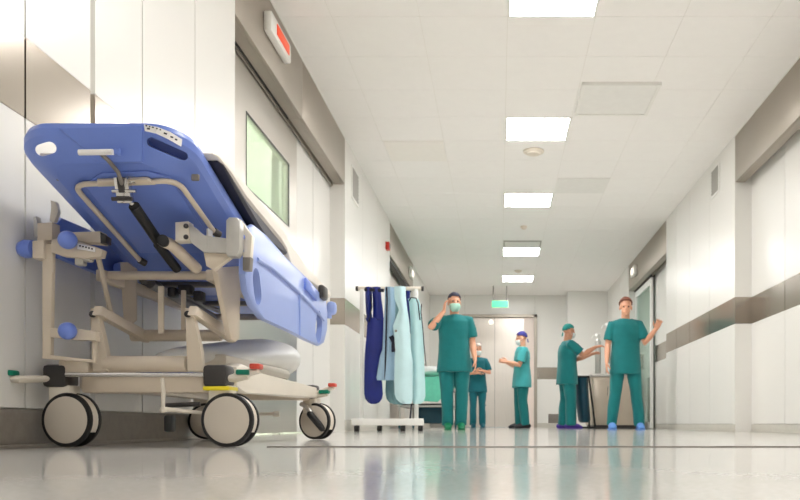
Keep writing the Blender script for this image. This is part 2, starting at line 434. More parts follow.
# end wall
def back_piece(name, x0, x1, yf, seams):
    b = MB(); xs = [x0]+seams+[x1]
    b.span((x0, yf+0.02, 0), (x1, yf+0.15, CEIL), m=2)
    for i in range(len(xs)-1):
        a = xs[i]+0.004; c = xs[i+1]-0.004
        b.span((a, yf, 0.1), (c, yf+0.02, BAND0)); b.span((a, yf, BAND1), (c, yf+0.02, CEIL)); b.span((a, yf+0.001, BAND0), (c, yf+0.02, BAND1), m=1)
    struct(b.build(name, ['wall', 'band', 'joint']))
DX0, DX1, DZ = -0.76, 0.80, 2.46
back_piece('wall_back_left', XL-0.2, DX0, YB, [])
back_piece('wall_back_right', DX1, XR+0.3, YB, [])
b = MB(); b.span((DX0, YB, DZ), (DX1, YB+0.15, CEIL)); struct(b.build('wall_back_top', 'wall'))
b = MB(); b.span((DX1, YB-0.012, 0), (XR, YB+0.02, 0.1)); struct(b.build('baseboard_back', 'baselight'))
b = MB()
b.span((DX0-0.06, YB-0.04, 0), (DX0, YB+0.1, DZ+0.06)); b.span((DX1-0.02, YB-0.05, 0), (DX1+0.05, YB+0.1, DZ+0.06)); b.span((DX0-0.06, YB-0.05, DZ), (DX1+0.05, YB+0.1, DZ+0.06))
struct(b.build('trim_16', 'header'))
b = MB(); b.span((DX0, YB+0.03, 0.01), (0.56, YB+0.07, DZ)); b.span((DX0+0.66, YB+0.028, 0.01), (DX0+0.668, YB+0.03, DZ), m=1)
d = struct(b.build('door_5', ['dsteel', 'greyrub']))
b = MB(); b.tube([(0.42, YB-0.01, 0.9), (0.42, YB-0.01, 1.2)], 0.012); b.build('door_handle', 'chrome', d)
b = MB(); b.span((0.56, YB+0.02, 0.0), (DX1, YB+0.12, DZ)); struct(b.build('trim_17', 'pink'))
b = MB(); b.span((1.49, YB-0.55, 0), (XR+0.2, YB, CEIL)); struct(b.build('wall_back_return', 'wall'))
b = MB(); b.span((XL-0.3, YF-0.15, 0), (XR+0.4, YF, CEIL)); struct(b.build('wall_front', 'wall'))

# floor joint crossing the corridor
b = MB(); pts = []
n = 24
for k in range(n):
    x0 = -0.78+(XR+0.9)*k/n; x1 = -0.78+(XR+0.9)*(k+1)/n
    z = 0.003+0.0008*noise.noise(V((x0*3, 0, 0)))
    b.span((x0, 2.72, 0.0), (x1, 2.76, z))
struct(b.build('trim_18', 'floorseam'))

# ------------------------------------------------------------------ ceiling fittings
LIGHTS = [(-13, 'added fill light in the ceiling, unseen just behind the viewpoint'), (-8, 'added ceiling light nearest the viewpoint, unseen just above the top of the view'),  # first two rows added out of view to brighten the near end
          (-4, 'square ceiling light cut by the top edge of the view, largest of the row'), (0, 'second square ceiling light, just before the round detector'),
          (4, 'third square ceiling light in the row, midway down the corridor'), (9, 'fourth square ceiling light, right behind the grey ceiling strip'),
          (13, 'farthest and smallest square ceiling light, near the green exit sign')]
x0, x1 = 0.06, 0.6825
for row, lab in LIGHTS:
    y0 = 7.6+0.625*row; y1 = y0+0.625
    t = thing('ceiling_light', lab, 'ceiling light', ((x0+x1)/2, (y0+y1)/2, CEIL), 'square ceiling lights in a row')
    b = MB(); w = 0.018
    for (p, q) in (((x0, y0), (x1, y0+w)), ((x0, y1-w), (x1, y1)), ((x0, y0+w), (x0+w, y1-w)), ((x1-w, y0+w), (x1, y1-w))):
        b.span((p[0], p[1], CEIL-0.006), (q[0], q[1], CEIL-0.0002))
    b.build('frame', 'white', t)
    b = MB(); b.span((x0+w, y0+w, CEIL-0.005), (x1-w, y1-w, CEIL-0.0005)); b.build('diffuser', 'lamp', t)
# hanging square panel diffuser
t = thing('ceiling_air_diffuser', 'large pale grey square air panel hung below the ceiling right of the lights', 'air diffuser', (1.05, 7.17, CEIL))
b = MB(); px0, px1, py0, py1 = 0.70, 1.37, 6.82, 7.5; z0 = CEIL-0.028
w = 0.03
for (p, q) in (((px0, py0), (px1, py0+w)), ((px0, py1-w), (px1, py1)), ((px0, py0+w), (px0+w, py1-w)), ((px1-w, py0+w), (px1, py1-w))):
    b.span((p[0], p[1], z0), (q[0], q[1], CEIL-0.001))
b.build('frame', 'white', t)
b = MB(); b.span((px0+w, py0+w, z0+0.006), (px1-w, py1-w, z0+0.02)); b.build('face_panel', 'ceilgrey', t)
b = MB(); b.span((-1.175, 8.24, CEIL-0.006), (-0.57, 8.86, CEIL-0.0003)); tag(b.build('ceiling_panel', 'ceilalt', None, (-0.87, 8.55, CEIL)), 'cream square access panel in the ceiling over the left side', 'access panel')
b = MB(); b.span((0.69, 9.48, CEIL-0.006), (1.30, 10.09, CEIL-0.0003)); tag(b.build('ceiling_panel', 'ceilgrey', None, (1.0, 9.8, CEIL)), 'greyish flat ceiling panel beside the third light', 'access panel')
t = thing('ceiling_vent', 'narrow grey slotted strip in the ceiling before the fourth light', 'vent', (0.37, 12.95, CEIL))
b = MB(); b.span((0.07, 12.72, CEIL-0.012), (0.67, 13.15, CEIL-0.0003)); b.build('frame', 'slat', t)
b = MB()
for k in range(6): b.span((0.09, 12.75+0.065*k, CEIL-0.018), (0.65, 12.79+0.065*k, CEIL-0.0122))
b.build('slats', 'ceilgrey', t)
def detector(x, y, r, lab, cat, nm):
    t = thing(nm, lab, cat, (x, y, CEIL))
    b = MB(); b.lathe((x, y, CEIL-0.0004), (0,0,-1), [(0, r), (0.012, r), (0.02, r*0.93)]); b.build('base', 'cream', t)
    b = MB(); b.lathe((x, y, CEIL-0.021), (0,0,-1), [(0, r*0.7), (0.018, r*0.62), (0.026, r*0.3)]); b.build('cover', 'cream', t)
detector(0.365, 8.54, 0.11, 'large round cream detector on the ceiling after the second light', 'detector', 'smoke_detector')
detector(0.36, 11.8, 0.05, 'small round cream detector on the ceiling between third and fourth lights', 'detector', 'smoke_detector')
detector(0.36, 15.2, 0.07, 'tiny round detector on the ceiling between the two farthest lights', 'detector', 'smoke_detector')

# ------------------------------------------------------------------ wall fittings
def wall_vent(side, x, y0, y1, z0, z1, lab):
    t = thing('wall_vent', lab, 'vent', (x, (y0+y1)/2, z0))
    s = -side
    b = MB(); w = 0.02
    for (p, q) in (((y0, z0), (y1, z0+w)), ((y0, z1-w), (y1, z1)), ((y0, z0+w), (y0+w, z1-w)), ((y1-w, z0+w), (y1, z1-w))):
        b.span((x, p[0], p[1]), (x+s*0.015, q[0], q[1]))
    b.build('frame', 'ceilgrey', t)
    b = MB(); b.span((x+s*0.0005, y0+w, z0+w), (x+s*0.003, y1-w, z1-w)); b.build('backing', 'dark', t)
    b = MB(); n = 8
    for k in range(n):
        z = z0+w+(z1-z0-2*w)*(k+0.5)/n
        b.box((x+s*0.010, (y0+y1)/2, z), (0.004, y1-y0-2*w, 0.026), Matrix.Rotation(s*0.5, 3, 'Y'))
    b.build('slats', 'slat', t)
wall_vent(-1, XL, 8.48, 8.88, 2.45, 2.80, 'slatted grey vent high on the left wall past the door')
wall_vent(1, XR, 8.63, 8.95, 2.56, 2.87, 'slatted grey vent high on the right wall by the ceiling')
t = thing('wall_vent', 'small square grey vent low on the end wall by the floor', 'vent', (1.25, YB, 0.12))
b = MB(); b.span((1.10, YB-0.02, 0.10), (1.38, YB-0.0005, 0.30)); b.build('frame', 'greyrub', t)
b = MB()
for k in range(5): b.span((1.12, YB-0.026, 0.125+0.033*k), (1.36, YB-0.0205, 0.142+0.033*k))
b.build('slats', 'basegrey', t)
t = thing('fire_call_point', 'small red fire alarm box on the left wall above the hanging aprons', 'fire alarm', (XL, 11.2, 2.5))
b = MB(); b.span((XL-0.003, 11.06, 2.47), (XL+0.05, 11.2, 2.57), bev=0.005); b.build('box', 'firered', t)
b = MB(); b.span((XL+0.051, 11.09, 2.49), (XL+0.054, 11.17, 2.55)); b.build('front_plate', 'ink', t)
# lit door indicators on the headers
def indicator(side, x, y, z, L, H, lab, m2, dep=0.07):
    t = thing('door_indicator_light', lab, 'indicator light', (x, y, z))
    s = -side
    b = MB(); b.span((x+s*0.0005, y-L/2, z-H/2), (x+s*dep, y+L/2, z+H/2), bev=0.012); b.build('housing', 'white', t)
    b = MB(); b.span((x+s*(dep+0.0005), y-L*0.30+0.02, z-H*0.27), (x+s*(dep+0.006), y+L*0.36, z+H*0.27), bev=0.002); b.build('lens', m2, t)
indicator(-1, XL, 5.58, 2.735, 0.50, 0.135, 'white box with orange red lens on the near left steel header', 'orange', 0.055)
indicator(-1, XL, 14.1, 2.70, 0.34, 0.17, 'small pale round cornered lamp on the far left steel header', 'lens', 0.05)
indicator(1, XR, 14.0, 2.72, 0.36, 0.17, 'small glowing pale lamp on the far right steel header', 'lens', 0.05)
t = thing('door_indicator_light', 'tiny white lamp in the top of the far double door frame', 'indicator light', (-0.18, YB, 2.3))
b = MB(); b.lathe((-0.18, YB+0.03, 2.36), (0,-1,0), [(0, 0.05), (0.02, 0.05), (0.05, 0.03)]); b.build('lens', 'lens', t)
# exit sign
t = thing('exit_sign', 'glowing green exit sign hanging from the ceiling before the far door', 'exit sign', (0.02, 16.9, CEIL))
b = MB(); b.span((-0.16, 16.88, 2.50), (0.20, 16.94, 2.655), bev=0.01); b.build('housing', 'white', t)
b = MB(); b.span((-0.15, 16.876, 2.51), (0.19, 16.8795, 2.645)); b.build('face', 'exit', t)
b = MB(); b.tube([(-0.12, 16.91, 2.656), (-0.12, 16.91, CEIL-0.0005)], 0.012); b.build('hanger', 'greyrub', t)
b = MB(); b.tube([(0.16, 16.91, 2.656), (0.16, 16.91, CEIL-0.0005)], 0.012); b.build('hanger', 'greyrub', t)
# ------------------------------------------------------------------ the hospital gurney
GX = -1.19
G = thing('hospital_gurney', 'beige hospital gurney with blue moulded underside and large twin castors by the left wall', 'gurney', (GX, 3.35, 0))
GL = V((GX, 3.35, 0))

def outline(hw, y0, y1, rad, n=8, far_rad=0.0):
    p = []
    for k in range(n+1):
        a = PI+ (PI/2)*k/n; p.append((GX-hw+rad+rad*math.cos(a), y0+rad+rad*math.sin(a)))
    for k in range(n+1):
        a = 1.5*PI+(PI/2)*k/n; p.append((GX+hw-rad+rad*math.cos(a), y0+rad+rad*math.sin(a)))
    if far_rad:
        for k in range(n+1):
            a = (PI/2)*k/n; p.append((GX+hw-far_rad+far_rad*math.cos(a), y1-far_rad+far_rad*math.sin(a)))
        for k in range(n+1):
            a = PI/2+(PI/2)*k/n; p.append((GX-hw+far_rad+far_rad*math.cos(a), y1-far_rad+far_rad*math.sin(a)))
    else:
        p += [(GX+hw, y1), (GX-hw, y1)]
    return p

# backrest shell: thick moulded tray, top and underside planes falling away from the viewer
BY0, BY1, BHW = 2.33, 3.06, 0.258
BX = -1.158
def btop(y): return CAMH+0.876-0.27*(y-2.33)
def bbot(y): return CAMH+0.772-0.315*(y-2.33)
op = [(x+BX-GX, y) for x, y in outline(BHW, BY0, BY1, 0.115, 10)]
def shrink(p, s, near):                      # pull the outline in at the sides and a little at the near end
    cx, cy = BX, (BY0+BY1)/2
    x, y = p
    x2 = cx+(x-cx)*(1-s/BHW)
    y2 = y+near*max(0, (BY0+0.2-y)/0.2)
    return (x2, y2)
b = MB(); bm = b.bm
lv = []
def ring(pts, zf): return [bm.verts.new((x, y, zf(x, y))) for x, y in pts]
lv.append(ring([shrink(p, 0.022, 0.022) for p in op], lambda x, y: btop(y)))
lv.append(ring([shrink(p, 0.006, 0.006) for p in op], lambda x, y: btop(y)-0.007))
lv.append(ring(op, lambda x, y: btop(y)-0.024))
lv.append(ring(op, lambda x, y: btop(y)*0.56+bbot(y)*0.44))
lv.append(ring([shrink(p, 0.012, 0.006) for p in op], lambda x, y: btop(y)*0.40+bbot(y)*0.60))
lv.append(ring([shrink(p, 0.075, 0.028) for p in op], lambda x, y: bbot(y)+0.006))
lv.append(ring([shrink(p, 0.088, 0.036) for p in op], lambda x, y: bbot(y)))
k = len(op)
for i in range(len(lv)-1):
    for j in range(k):
        f = bm.faces.new((lv[i][j], lv[i][(j+1)%k], lv[i+1][(j+1)%k], lv[i+1][j])); f.smooth = True
f = bm.faces.new(lv[0]); f2 = bm.faces.new(list(reversed(lv[-1])))
for q in (f, f2): q.smooth = True
back = b.build('backrest_shell', ['blue', 'blue'], G)
# hand holds cut through the two near corners
def cutter(c, axis, along, L, w, dep):
    b = MB(); ax = V(axis).normalized(); al = V(along); al = (al-ax*al.dot(ax)).normalized(); cr = ax.cross(al)
    pts = []
    for kk in range(9):
        a = -PI/2+PI*kk/8; pts.append(V(c)+al*(L/2-w/2)+(al*math.cos(a)+cr*math.sin(a))*w/2-ax*dep/2)
    for kk in range(9):
        a = PI/2+PI*kk/8; pts.append(V(c)-al*(L/2-w/2)+(al*math.cos(a)+cr*math.sin(a))*w/2-ax*dep/2)
    b.prism(pts, ax, dep); return b.build('cut', 'blue')
cl = cutter(at(46, 149, 2.43), (-0.47, 0.84, 0.285), (0.85, 0.3, 0.42), 0.058, 0.034, 0.6)
crr = cutter(at(168, 149, 2.385)+V((0,0.0,0)), (-0.3, 0.85, 0.30), (0.9, 0.25, -0.36), 0.115, 0.026, 0.09)
baked(back, [('BOOLEAN', dict(operation='DIFFERENCE', object=cl, solver='EXACT')),])
baked(back, [('BOOLEAN', dict(operation='DIFFERENCE', object=crr, solver='EXACT')),])
for o in (cl, crr): bpy.data.objects.remove(o)
sharp_by_angle(back.data, 0.33)

def on_under(px, py, off=0.0):
    """point on the underside of the backrest met by the sight line through a pixel, for laying out its fittings"""
    # solve for depth: z(d) = bbot(d)
    a = (424.0-py)/F; d = (0.772+0.315*2.33)/(a+0.315)
    p = at(px, py, d); return p+V((0, -0.30, -0.95)).normalized()*off
# raised central pad and ribs moulded in the underside
b = MB()
q = [on_under(102, 172, 0), on_under(148, 170, 0), on_under(170, 176, 0), on_under(212, 240, 0), on_under(212, 252, 0), on_under(140, 252, 0), on_under(84, 184, 0)]
b.prism(q, V((0,-0.3,-0.95)), 0.006, bev=0.004)
b.build('moulded_pad', 'blue', G)
# tube hoop on the underside
n = V((0,-0.3,-0.95)).normalized()
hoop = [on_under(141, 258, 0.012), on_under(73, 181, 0.012), on_under(178, 177, 0.012), on_under(217, 232, 0.012)]
b = MB(); b.tube(fillet(hoop, 0.05), 0.0085, 10)
b.build('hoop_tube', 'beige', G)
b = MB(); a0, a1 = on_under(100, 178, 0.010), on_under(150, 176, 0.010)
b.prism([a0+V((0,-0.012,0.004)), a1+V((0,-0.012,0.004)), a1+V((0.012,0.016,-0.004)), a0+V((-0.012,0.016,-0.004))], n, 0.012, bev=0.003)
b.build('hoop_plate', 'beige', G)
b = MB(); p = on_under(214, 228, 0.012); b.tube([p, p+V((0.012,0.02,-0.008))], 0.013, 12); b.build('hoop_bushing', 'dark', G); b = MB(); p = on_under(140, 257, 0.012); b.tube([p, p+V((0.012,0.02,-0.008))], 0.012, 12)
b.build('hoop_bushing', 'dark', G)
for (px, py) in ((60, 181), (195, 181)):
    b = MB(); p = on_under(px, py, -0.012); b.box(p, (0.024, 0.012, 0.02), None, 0.004); b.build('screw_cap', 'greyrub', G)
# release lever bar on the near end
b = MB(); p0, p1 = at(79, 152.5, 2.31), at(113, 152, 2.31); b.tube([p0, p1], 0.0085, 12)
bar = b.build('release_bar', 'sticker', G)
b = MB(); b.tube([at(101, 154, 2.315), at(108, 160, 2.34), at(118, 172, 2.36), at(122, 184, 2.40)], 0.006, 8)
b.build('release_rod', 'greyrub', bar)
b = MB(); b.box(at(117, 152, 2.322), (0.02, 0.012, 0.02), None, 0.004); b.build('bar_end', 'blue', bar)
# latch bracket and two gas springs
b = MB()
c = at(124, 190, 2.42)
b.box(c, (0.042, 0.03, 0.075), Matrix.Rotation(0.35, 3, 'X'), 0.004); b.box(c+V((0.0,-0.018,0.01)), (0.02, 0.01, 0.045), Matrix.Rotation(0.35, 3, 'X'), 0.003, m=1)
b.box(c+V((0.02,0,0.03)), (0.03, 0.015, 0.02), None, 0.003); b.tube([c+V((-0.03,-0.01,-0.005)), c+V((0.04,-0.01,-0.005))], 0.006, 8)
b.tube([c+V((-0.03,-0.012,-0.03)), c+V((0.03,-0.012,-0.03))], 0.006, 8, m=1)
b.build('latch_bracket', ['chrome', 'dark'], G)
b = MB(); b.tube([at(134, 206, 2.46), at(160, 244, 2.62)], 0.0165, 14); b.build('gas_spring', 'black', G)
b = MB(); b.tube([at(127, 196, 2.43), at(135, 208, 2.47)], 0.007, 8); b.build('spring_rod', 'chrome', G)
b = MB(); b.tube([at(158, 244, 2.66), at(177, 269, 2.80)], 0.0155, 14); b.build('gas_spring', 'black', G)
# swing arm tube with clevis
b = MB(); b.tube([at(163, 241, 2.60), at(172, 245, 2.62), at(196, 268, 2.74)], 0.019, 14, round_cap=True)
arm = b.build('swing_arm', 'beige', G)
b = MB(); p = at(163, 241, 2.575); b.lathe(p, (0.3,-1,0), [(-0.01, 0.018), (0.012, 0.018), (0.014, 0.014)]); b.build('pivot_cap', 'black', arm)
# label with rows of small print on the right near corner
b = MB()
lab = [(144, 124.5), (157, 127), (170, 132), (182, 139.5), (181, 146.5), (168, 139), (156, 133.5), (145, 131)]
def skin(px, py): 
    t = max(0, (px-150)/40.0); return at(px, py, 2.308+0.012*t+0.085*t*t)
lp = [skin(*p) for p in lab]
vt = [b.bm.verts.new(p) for p in lp]
for i in range(3): b.bm.faces.new((vt[i], vt[i+1], vt[6-i], vt[7-i]))
st = b.build('label_sticker', 'sticker', G)
sm = st.modifiers.new('Solid', 'SOLIDIFY'); sm.thickness = 0.003; sm.offset = 0
b = MB()
for px, py, w in ((147, 126.3, .006), (150.2, 127, .005), (153.5, 127.8, .007), (157.5, 129, .006), (161, 130.2, .005), (149, 129.2, .010), (166, 134, .012), (172, 137.5, .014), (176.5, 140, .010)):
    p = skin(px, py)+V((0.0, -0.004, 0)); b.box(p, (w*0.75, 0.002, 0.003 if w < .01 else 0.004), Matrix.Rotation(0.3 if px > 158 else 0.12, 3, 'Y'))
b.build('print', 'ink', st)

# seat and leg platform, level behind the backrest
b = MB()
for (y0, y1) in ((3.04, 3.55), (3.57, 4.22)):
    b.box((GX, (y0+y1)/2, CAMH+0.585), (0.53, y1-y0, 0.05), None, 0.018)
b.build('seat_platform', 'blue', G)
b = MB()
for x in (GX-0.16, GX+0.16): b.tube([(x, 3.06, CAMH+0.545), (x, 4.1, CAMH+0.545)], 0.012, 10)
for y in (3.2, 3.7): b.box((GX, y, CAMH+0.55), (0.44, 0.03, 0.02), None, 0.004)
b.build('platform_rib', 'greyrub', G)
# foot end bumper with pale knob
b = MB(); b.box((GX+0.02, 4.235, CAMH+0.63), (0.55, 0.05, 0.05), None, 0.015); e = b.build('foot_bumper', 'cream', G)
b = MB(); b.box((-0.875, 4.235, CAMH+0.605), (0.05, 0.06, 0.07), None, 0.02); b.tube([(-0.885, 4.22, CAMH+0.55), (-0.885, 4.22, CAMH+0.60)], 0.014); b.build('corner_knob', 'litblue', e)

# upper beige frame
b = MB()
for x in (GX-0.19, GX+0.19):
    b.box((x, 3.45, CAMH+0.515), (0.03, 1.30, 0.04), None, 0.005)
b.build('upper_rail', 'beige', G)
b = MB(); b.tube([at(103, 275.5, 2.84), at(214, 275.5, 2.84)], 0.0155, 16); b.build('cross_tube', 'beige', G)
b = MB(); b.tube([(GX-0.2, 3.9, CAMH+0.515), (GX+0.2, 3.9, CAMH+0.515)], 0.0155, 16); b.build('cross_tube', 'beige', G)
# side plates falling from the upper frame to the lift pivots
def yz_plate(name, x, prof, t, matname='beige', bev=0.003):
    b = MB(); b.prism([(x, y, z) for y, z in prof], (1,0,0), t, bev=bev); return b.build(name, matname, G)
b = MB(); p0, p1 = at(98, 256, 2.70), at(113, 322, 2.86)
b.tube([p0, p1], [(0.016, 0.008), (0.012, 0.008)], 10); b.build('strut', 'beige', G)
b = MB(); pts = [at(211, 268, 2.70), at(236, 266, 2.86), at(234.5, 338, 2.86), at(231, 342, 2.83), at(226, 339, 2.79)]
nn = V((1, 0.1, 0)); b.prism(pts, nn, 0.018, bev=0.003); pl = b.build('pivot_plate', 'beige', G)
b = MB(); b.lathe(at(230.5, 336, 2.815), (-0.2,-1,0), [(0, 0.010), (0.012, 0.010), (0.014, 0.006)]); b.build('bolt', 'chrome', pl)
b = MB(); b.prism([at(120, 262, 2.95), at(136, 262, 2.97), at(136, 320, 2.97), at(124, 330, 2.95)], (0,1,0), 0.012, bev=0.002); b.build('rear_plate', 'beige', G)
for (px, y0p, y1p, d, w) in ((160.5, 286, 333, 2.80, 0.019), (183, 290, 331, 2.95, 0.016)):
    b = MB(); a = at(px, y0p, d); c = at(px, y1p, d); b.span((a.x-w/2, d, c.z), (a.x+w/2, d+0.012, a.z), bev=0.002); b.build('hanging_strut', 'beige', G)
b = MB()
a = at(176, 283, 3.0)
for dx, dz, s in ((0, -0.01, 0.05), (0.05, -0.035, 0.035), (-0.05, -0.02, 0.03)): b.box(a+V((dx, 0.1, dz)), (s, 0.05, 0.04), None, 0.008)
b.build('actuator_housing', 'dark', G)
b = MB(); b.tube([at(150, 283, 3.1), at(214, 318, 3.9)], 0.02, 12); b.build('actuator_tube', 'greyrub', G)
# lift linkage: uprights on the base, short arms back to a torsion tube
for x0 in (GX-0.155, GX+0.160):
    b = MB(); yb = 2.69
    prof = [(x0-0.014, CAMH+0.385), (x0+0.012, CAMH+0.385), (x0+0.018, CAMH+0.34), (x0+0.040, CAMH+0.24), (x0+0.046, CAMH+0.175), (x0-0.006, CAMH+0.175)]
    b.prism([(x, yb, z) for x, z in prof], (0,1,0), 0.03, bev=0.004)
    up = b.build('lift_upright', 'beige', G)
    b = MB(); b.lathe((x0-0.001, yb-0.002, CAMH+0.364), (0,-1,0), [(0, 0.011), (0.008, 0.011), (0.010, 0.007)]); b.build('bolt', 'dark', up)
    b = MB(); b.prism([(x0+0.0, 2.69, CAMH+0.392), (x0+0.0, 2.67, CAMH+0.36), (x0+0.03, 2.98, CAMH+0.30), (x0+0.03, 3.02, CAMH+0.335)], (1,0.1,0), 0.03, bev=0.006)
    b.build('lift_arm', 'beige', G)
b = MB(); b.tube([at(132, 335.5, 2.96), at(221, 335.5, 2.96)], 0.0215, 18); b.build('torsion_tube', 'beige', G)

# base
b = MB()
b.box((-1.44, 3.42, 0.232), (0.05, 1.20, 0.070), None, 0.012)
b.build('base_rail', 'cream', G)
b = MB(); b.box((GX, 2.75, 0.213), (0.43, 0.06, 0.062), None, 0.010); b.build('base_cross_beam', 'beige', G)
b = MB(); b.box((GX, 4.0, 0.225), (0.5, 0.07, 0.06), None, 0.010); b.build('base_cross_beam', 'beige', G)
b = MB(); b.tube([at(105, 364, 2.71), at(187, 364, 2.71)], 0.027, 18); b.box(at(146, 364, 2.74), (0.27, 0.05, 0.05), None, 0.008); b.build('base_roll', 'beige', G)
b = MB(); b.box(at(77, 367, 2.71), (0.10, 0.05, 0.045), None, 0.006); b.build('base_block', 'beige', G)
b = MB()
pts = [at(196, 369, 2.78), at(205, 364, 2.78), at(216, 361, 2.80), at(228, 364, 2.95), at(262, 377, 3.4), at(306, 388, 4.0), at(306, 398, 4.0), at(215, 392, 2.8)]
rail = [V((-0.905, y, z)) for y, z in ((2.80, 0.20), (2.80, 0.275), (2.86, 0.292), (3.05, 0.272), (3.5, 0.266), (4.03, 0.260), (4.03, 0.205), (2.9, 0.19))]
b.prism(rail, (-1,0,0), 0.06, bev=0.008); b.build('base_side_cover', 'cream', G)
# tapering white shroud lying over the base
b = MB()
y = [2.92, 2.95, 3.05, 3.3, 3.6, 3.9, 4.05, 4.11, 4.13]
zc = [0.322, 0.322, 0.330, 0.348, 0.374, 0.394, 0.400, 0.402, 0.403]
rx = [0.05, 0.11, 0.135, 0.15, 0.16, 0.163, 0.155, 0.12, 0.04]
rz = [0.010, 0.030, 0.042, 0.060, 0.078, 0.094, 0.094, 0.075, 0.03]
b.tube([(-1.145, yy, zz) for yy, zz in zip(y, zc)], [(c, a) for a, c in zip(rx, rz)], 24, ref=(0,0,1)); b.build('base_shroud', 'white', G)
b = MB(); b.box((-1.1, 3.4, 0.31), (0.22, 0.9, 0.05), None, 0.02); b.build('shroud_tray', 'cream', G)
# chrome pedal bar and linkage
b = MB(); b.tube([at(66, 374.5, 2.62), at(204, 374.5, 2.62)], 0.0078, 12); bar = b.build('pedal_bar', 'chrome', G)
b = MB(); b.tube([at(162, 378, 2.62), at(163.5, 392, 2.62), at(163, 409, 2.62)], [0.006, 0.007, 0.006], 10); b.ball(at(163, 410, 2.62), 0.011); b.tube([at(163, 409, 2.62), at(204, 413, 2.74)], [0.008, 0.006], 10); b.build('pedal_link', 'cream', G)
b = MB(); b.tube([at(165, 405.5, 2.72), at(200, 404, 2.74)], 0.008, 8); b.build('pedal_rod', 'dark', G)
b = MB(); b.box(at(170, 423.5, 2.66), (0.026, 0.05, 0.056), None, 0.009); b.build('foot_pedal', 'black', G)
b = MB(); b.tube([(-1.35, 3.95, 0.127), (-1.09, 3.95, 0.127)], 0.008, 10); b.lathe((-1.10, 3.95, 0.127), (1,0,0), [(0, 0.014), (0.03, 0.014)]); b.build('brake_shaft', 'cream', G)

# castors
def castor(x, y, turn, ring_mat, pedal, lever=False, cap_h=0.068):
    n = Matrix.Rotation(turn, 3, 'Z') @ V((0,-1,0))
    r = 0.0905; c = V((x, y, r+0.001))
    b = MB(); top = V((x-0.042, y+0.01, 0.238))
    b.box(top, (0.082, 0.088, cap_h), Matrix.Rotation(turn*0.3, 3, 'Z'), 0.014)
    cs = b.build('castor', 'dark', G)
    if pedal: cs['label'] = 'castor with dark cap'
    b = MB(); b.box((x-0.030, y+0.012, 0.170), (0.074, 0.07, 0.075), Matrix.Rotation(turn*0.3, 3, 'Z'), 0.008); b.build('stem', 'cream', cs)
    if ring_mat:
        b = MB(); b.box((x-0.036, y+0.01, 0.1965), (0.088, 0.092, 0.014), Matrix.Rotation(turn*0.3, 3, 'Z'), 0.004); b.build('ring', ring_mat, cs)
    b = MB(); b.lathe(c, n, [(-0.030, r-0.010), (-0.030, r-0.002), (-0.026, r), (-0.018, r), (-0.016, r-0.004), (-0.016, r-0.02)], 40)
    b.lathe(c, n, [(0.016, r-0.02), (0.016, r-0.004), (0.018, r), (0.026, r), (0.031, r-0.003), (0.031, r-0.011)], 40); b.build('tyre', 'black', cs)
    b = MB(); b.lathe(c, n, [(0.017, r-0.012), (0.031, r-0.0125), (0.034, r-0.018), (0.0355, 0.03), (0.0355, 0.001)], 40)
    b.lathe(c, n, [(-0.017, r-0.012), (-0.031, r-0.0125), (-0.034, r-0.018), (-0.0355, 0.001)], 40); b.build('wheel_cover', 'disc', cs)
    # hood between the twin wheels: open below
    b = MB(); u = n.cross(V((0,0,1))).normalized()
    pts = []
    for k in range(25):
        a = -0.5+ (PI+1.0)*k/24; pts.append(c+u*math.cos(a)*(r-0.004)+V((0,0,1))*math.sin(a)*(r-0.004)-n*0.0158)
    b.prism(pts, n, 0.0316); b.build('hood', 'cream', cs)
    b = MB(); b.tube([c-n*0.05+V((0,0,-0.0)), c+n*0.03], 0.012, 10); b.build('axle', 'chrome', cs)
    for (dx, dz, m, L) in pedal:
        b = MB(); d = 1 if dx > 0 else -1
        yo = y-0.13 if dx < -0.09 else y; p = V((x-0.036+dx, yo, 0.240+dz))
        b.tube([V((x-0.036+d*0.03, y, 0.230)), p-V((d*L*0.4, 0, 0.012)), p+V((d*L*0.55, 0, -0.006))], [(0.011, 0.02), (0.013, 0.024), (0.008, 0.02)], 12); pd = b.build('brake_pedal', 'cream', cs)
        b = MB(); b.box(p+V((d*0.012, -0.004, 0.008)), (L, 0.052, 0.018), Matrix.Rotation(0.0, 3, 'Y'), 0.005); b.build('pedal_pad', m, pd)
    if lever:
        b = MB(); b.tube([c+V((-0.075,-0.02,0.085)), c+V((-0.045,-0.04,0.075)), c+V((-0.02,-0.045,0.04))], [0.012, 0.013, 0.012], 12); lv = b.build('swivel_lever', 'alu', cs)
        b = MB(); b.tube([c+V((-0.025,-0.048,0.035)), c+V((0.035,-0.05,-0.035))], 0.017, 12, round_cap=True); b.build('lever_grip', 'black', lv)
    return cs
castor(-1.432, 2.715, -0.14, None, [(-0.092, -0.008, 'green', 0.062)], cap_h=0.076)
castor(-0.900, 2.715, -0.10, 'yellow', [(0.072, 0.002, 'green', 0.045), (0.112, 0.022, 'red', 0.034)], cap_h=0.074)
castor(-0.906, 4.04, -0.38, None, [(0.06, -0.01, 'green', 0.05), (0.10, 0.024, 'red', 0.036)], True)
castor(-1.452, 4.04, 0.1, None, [])

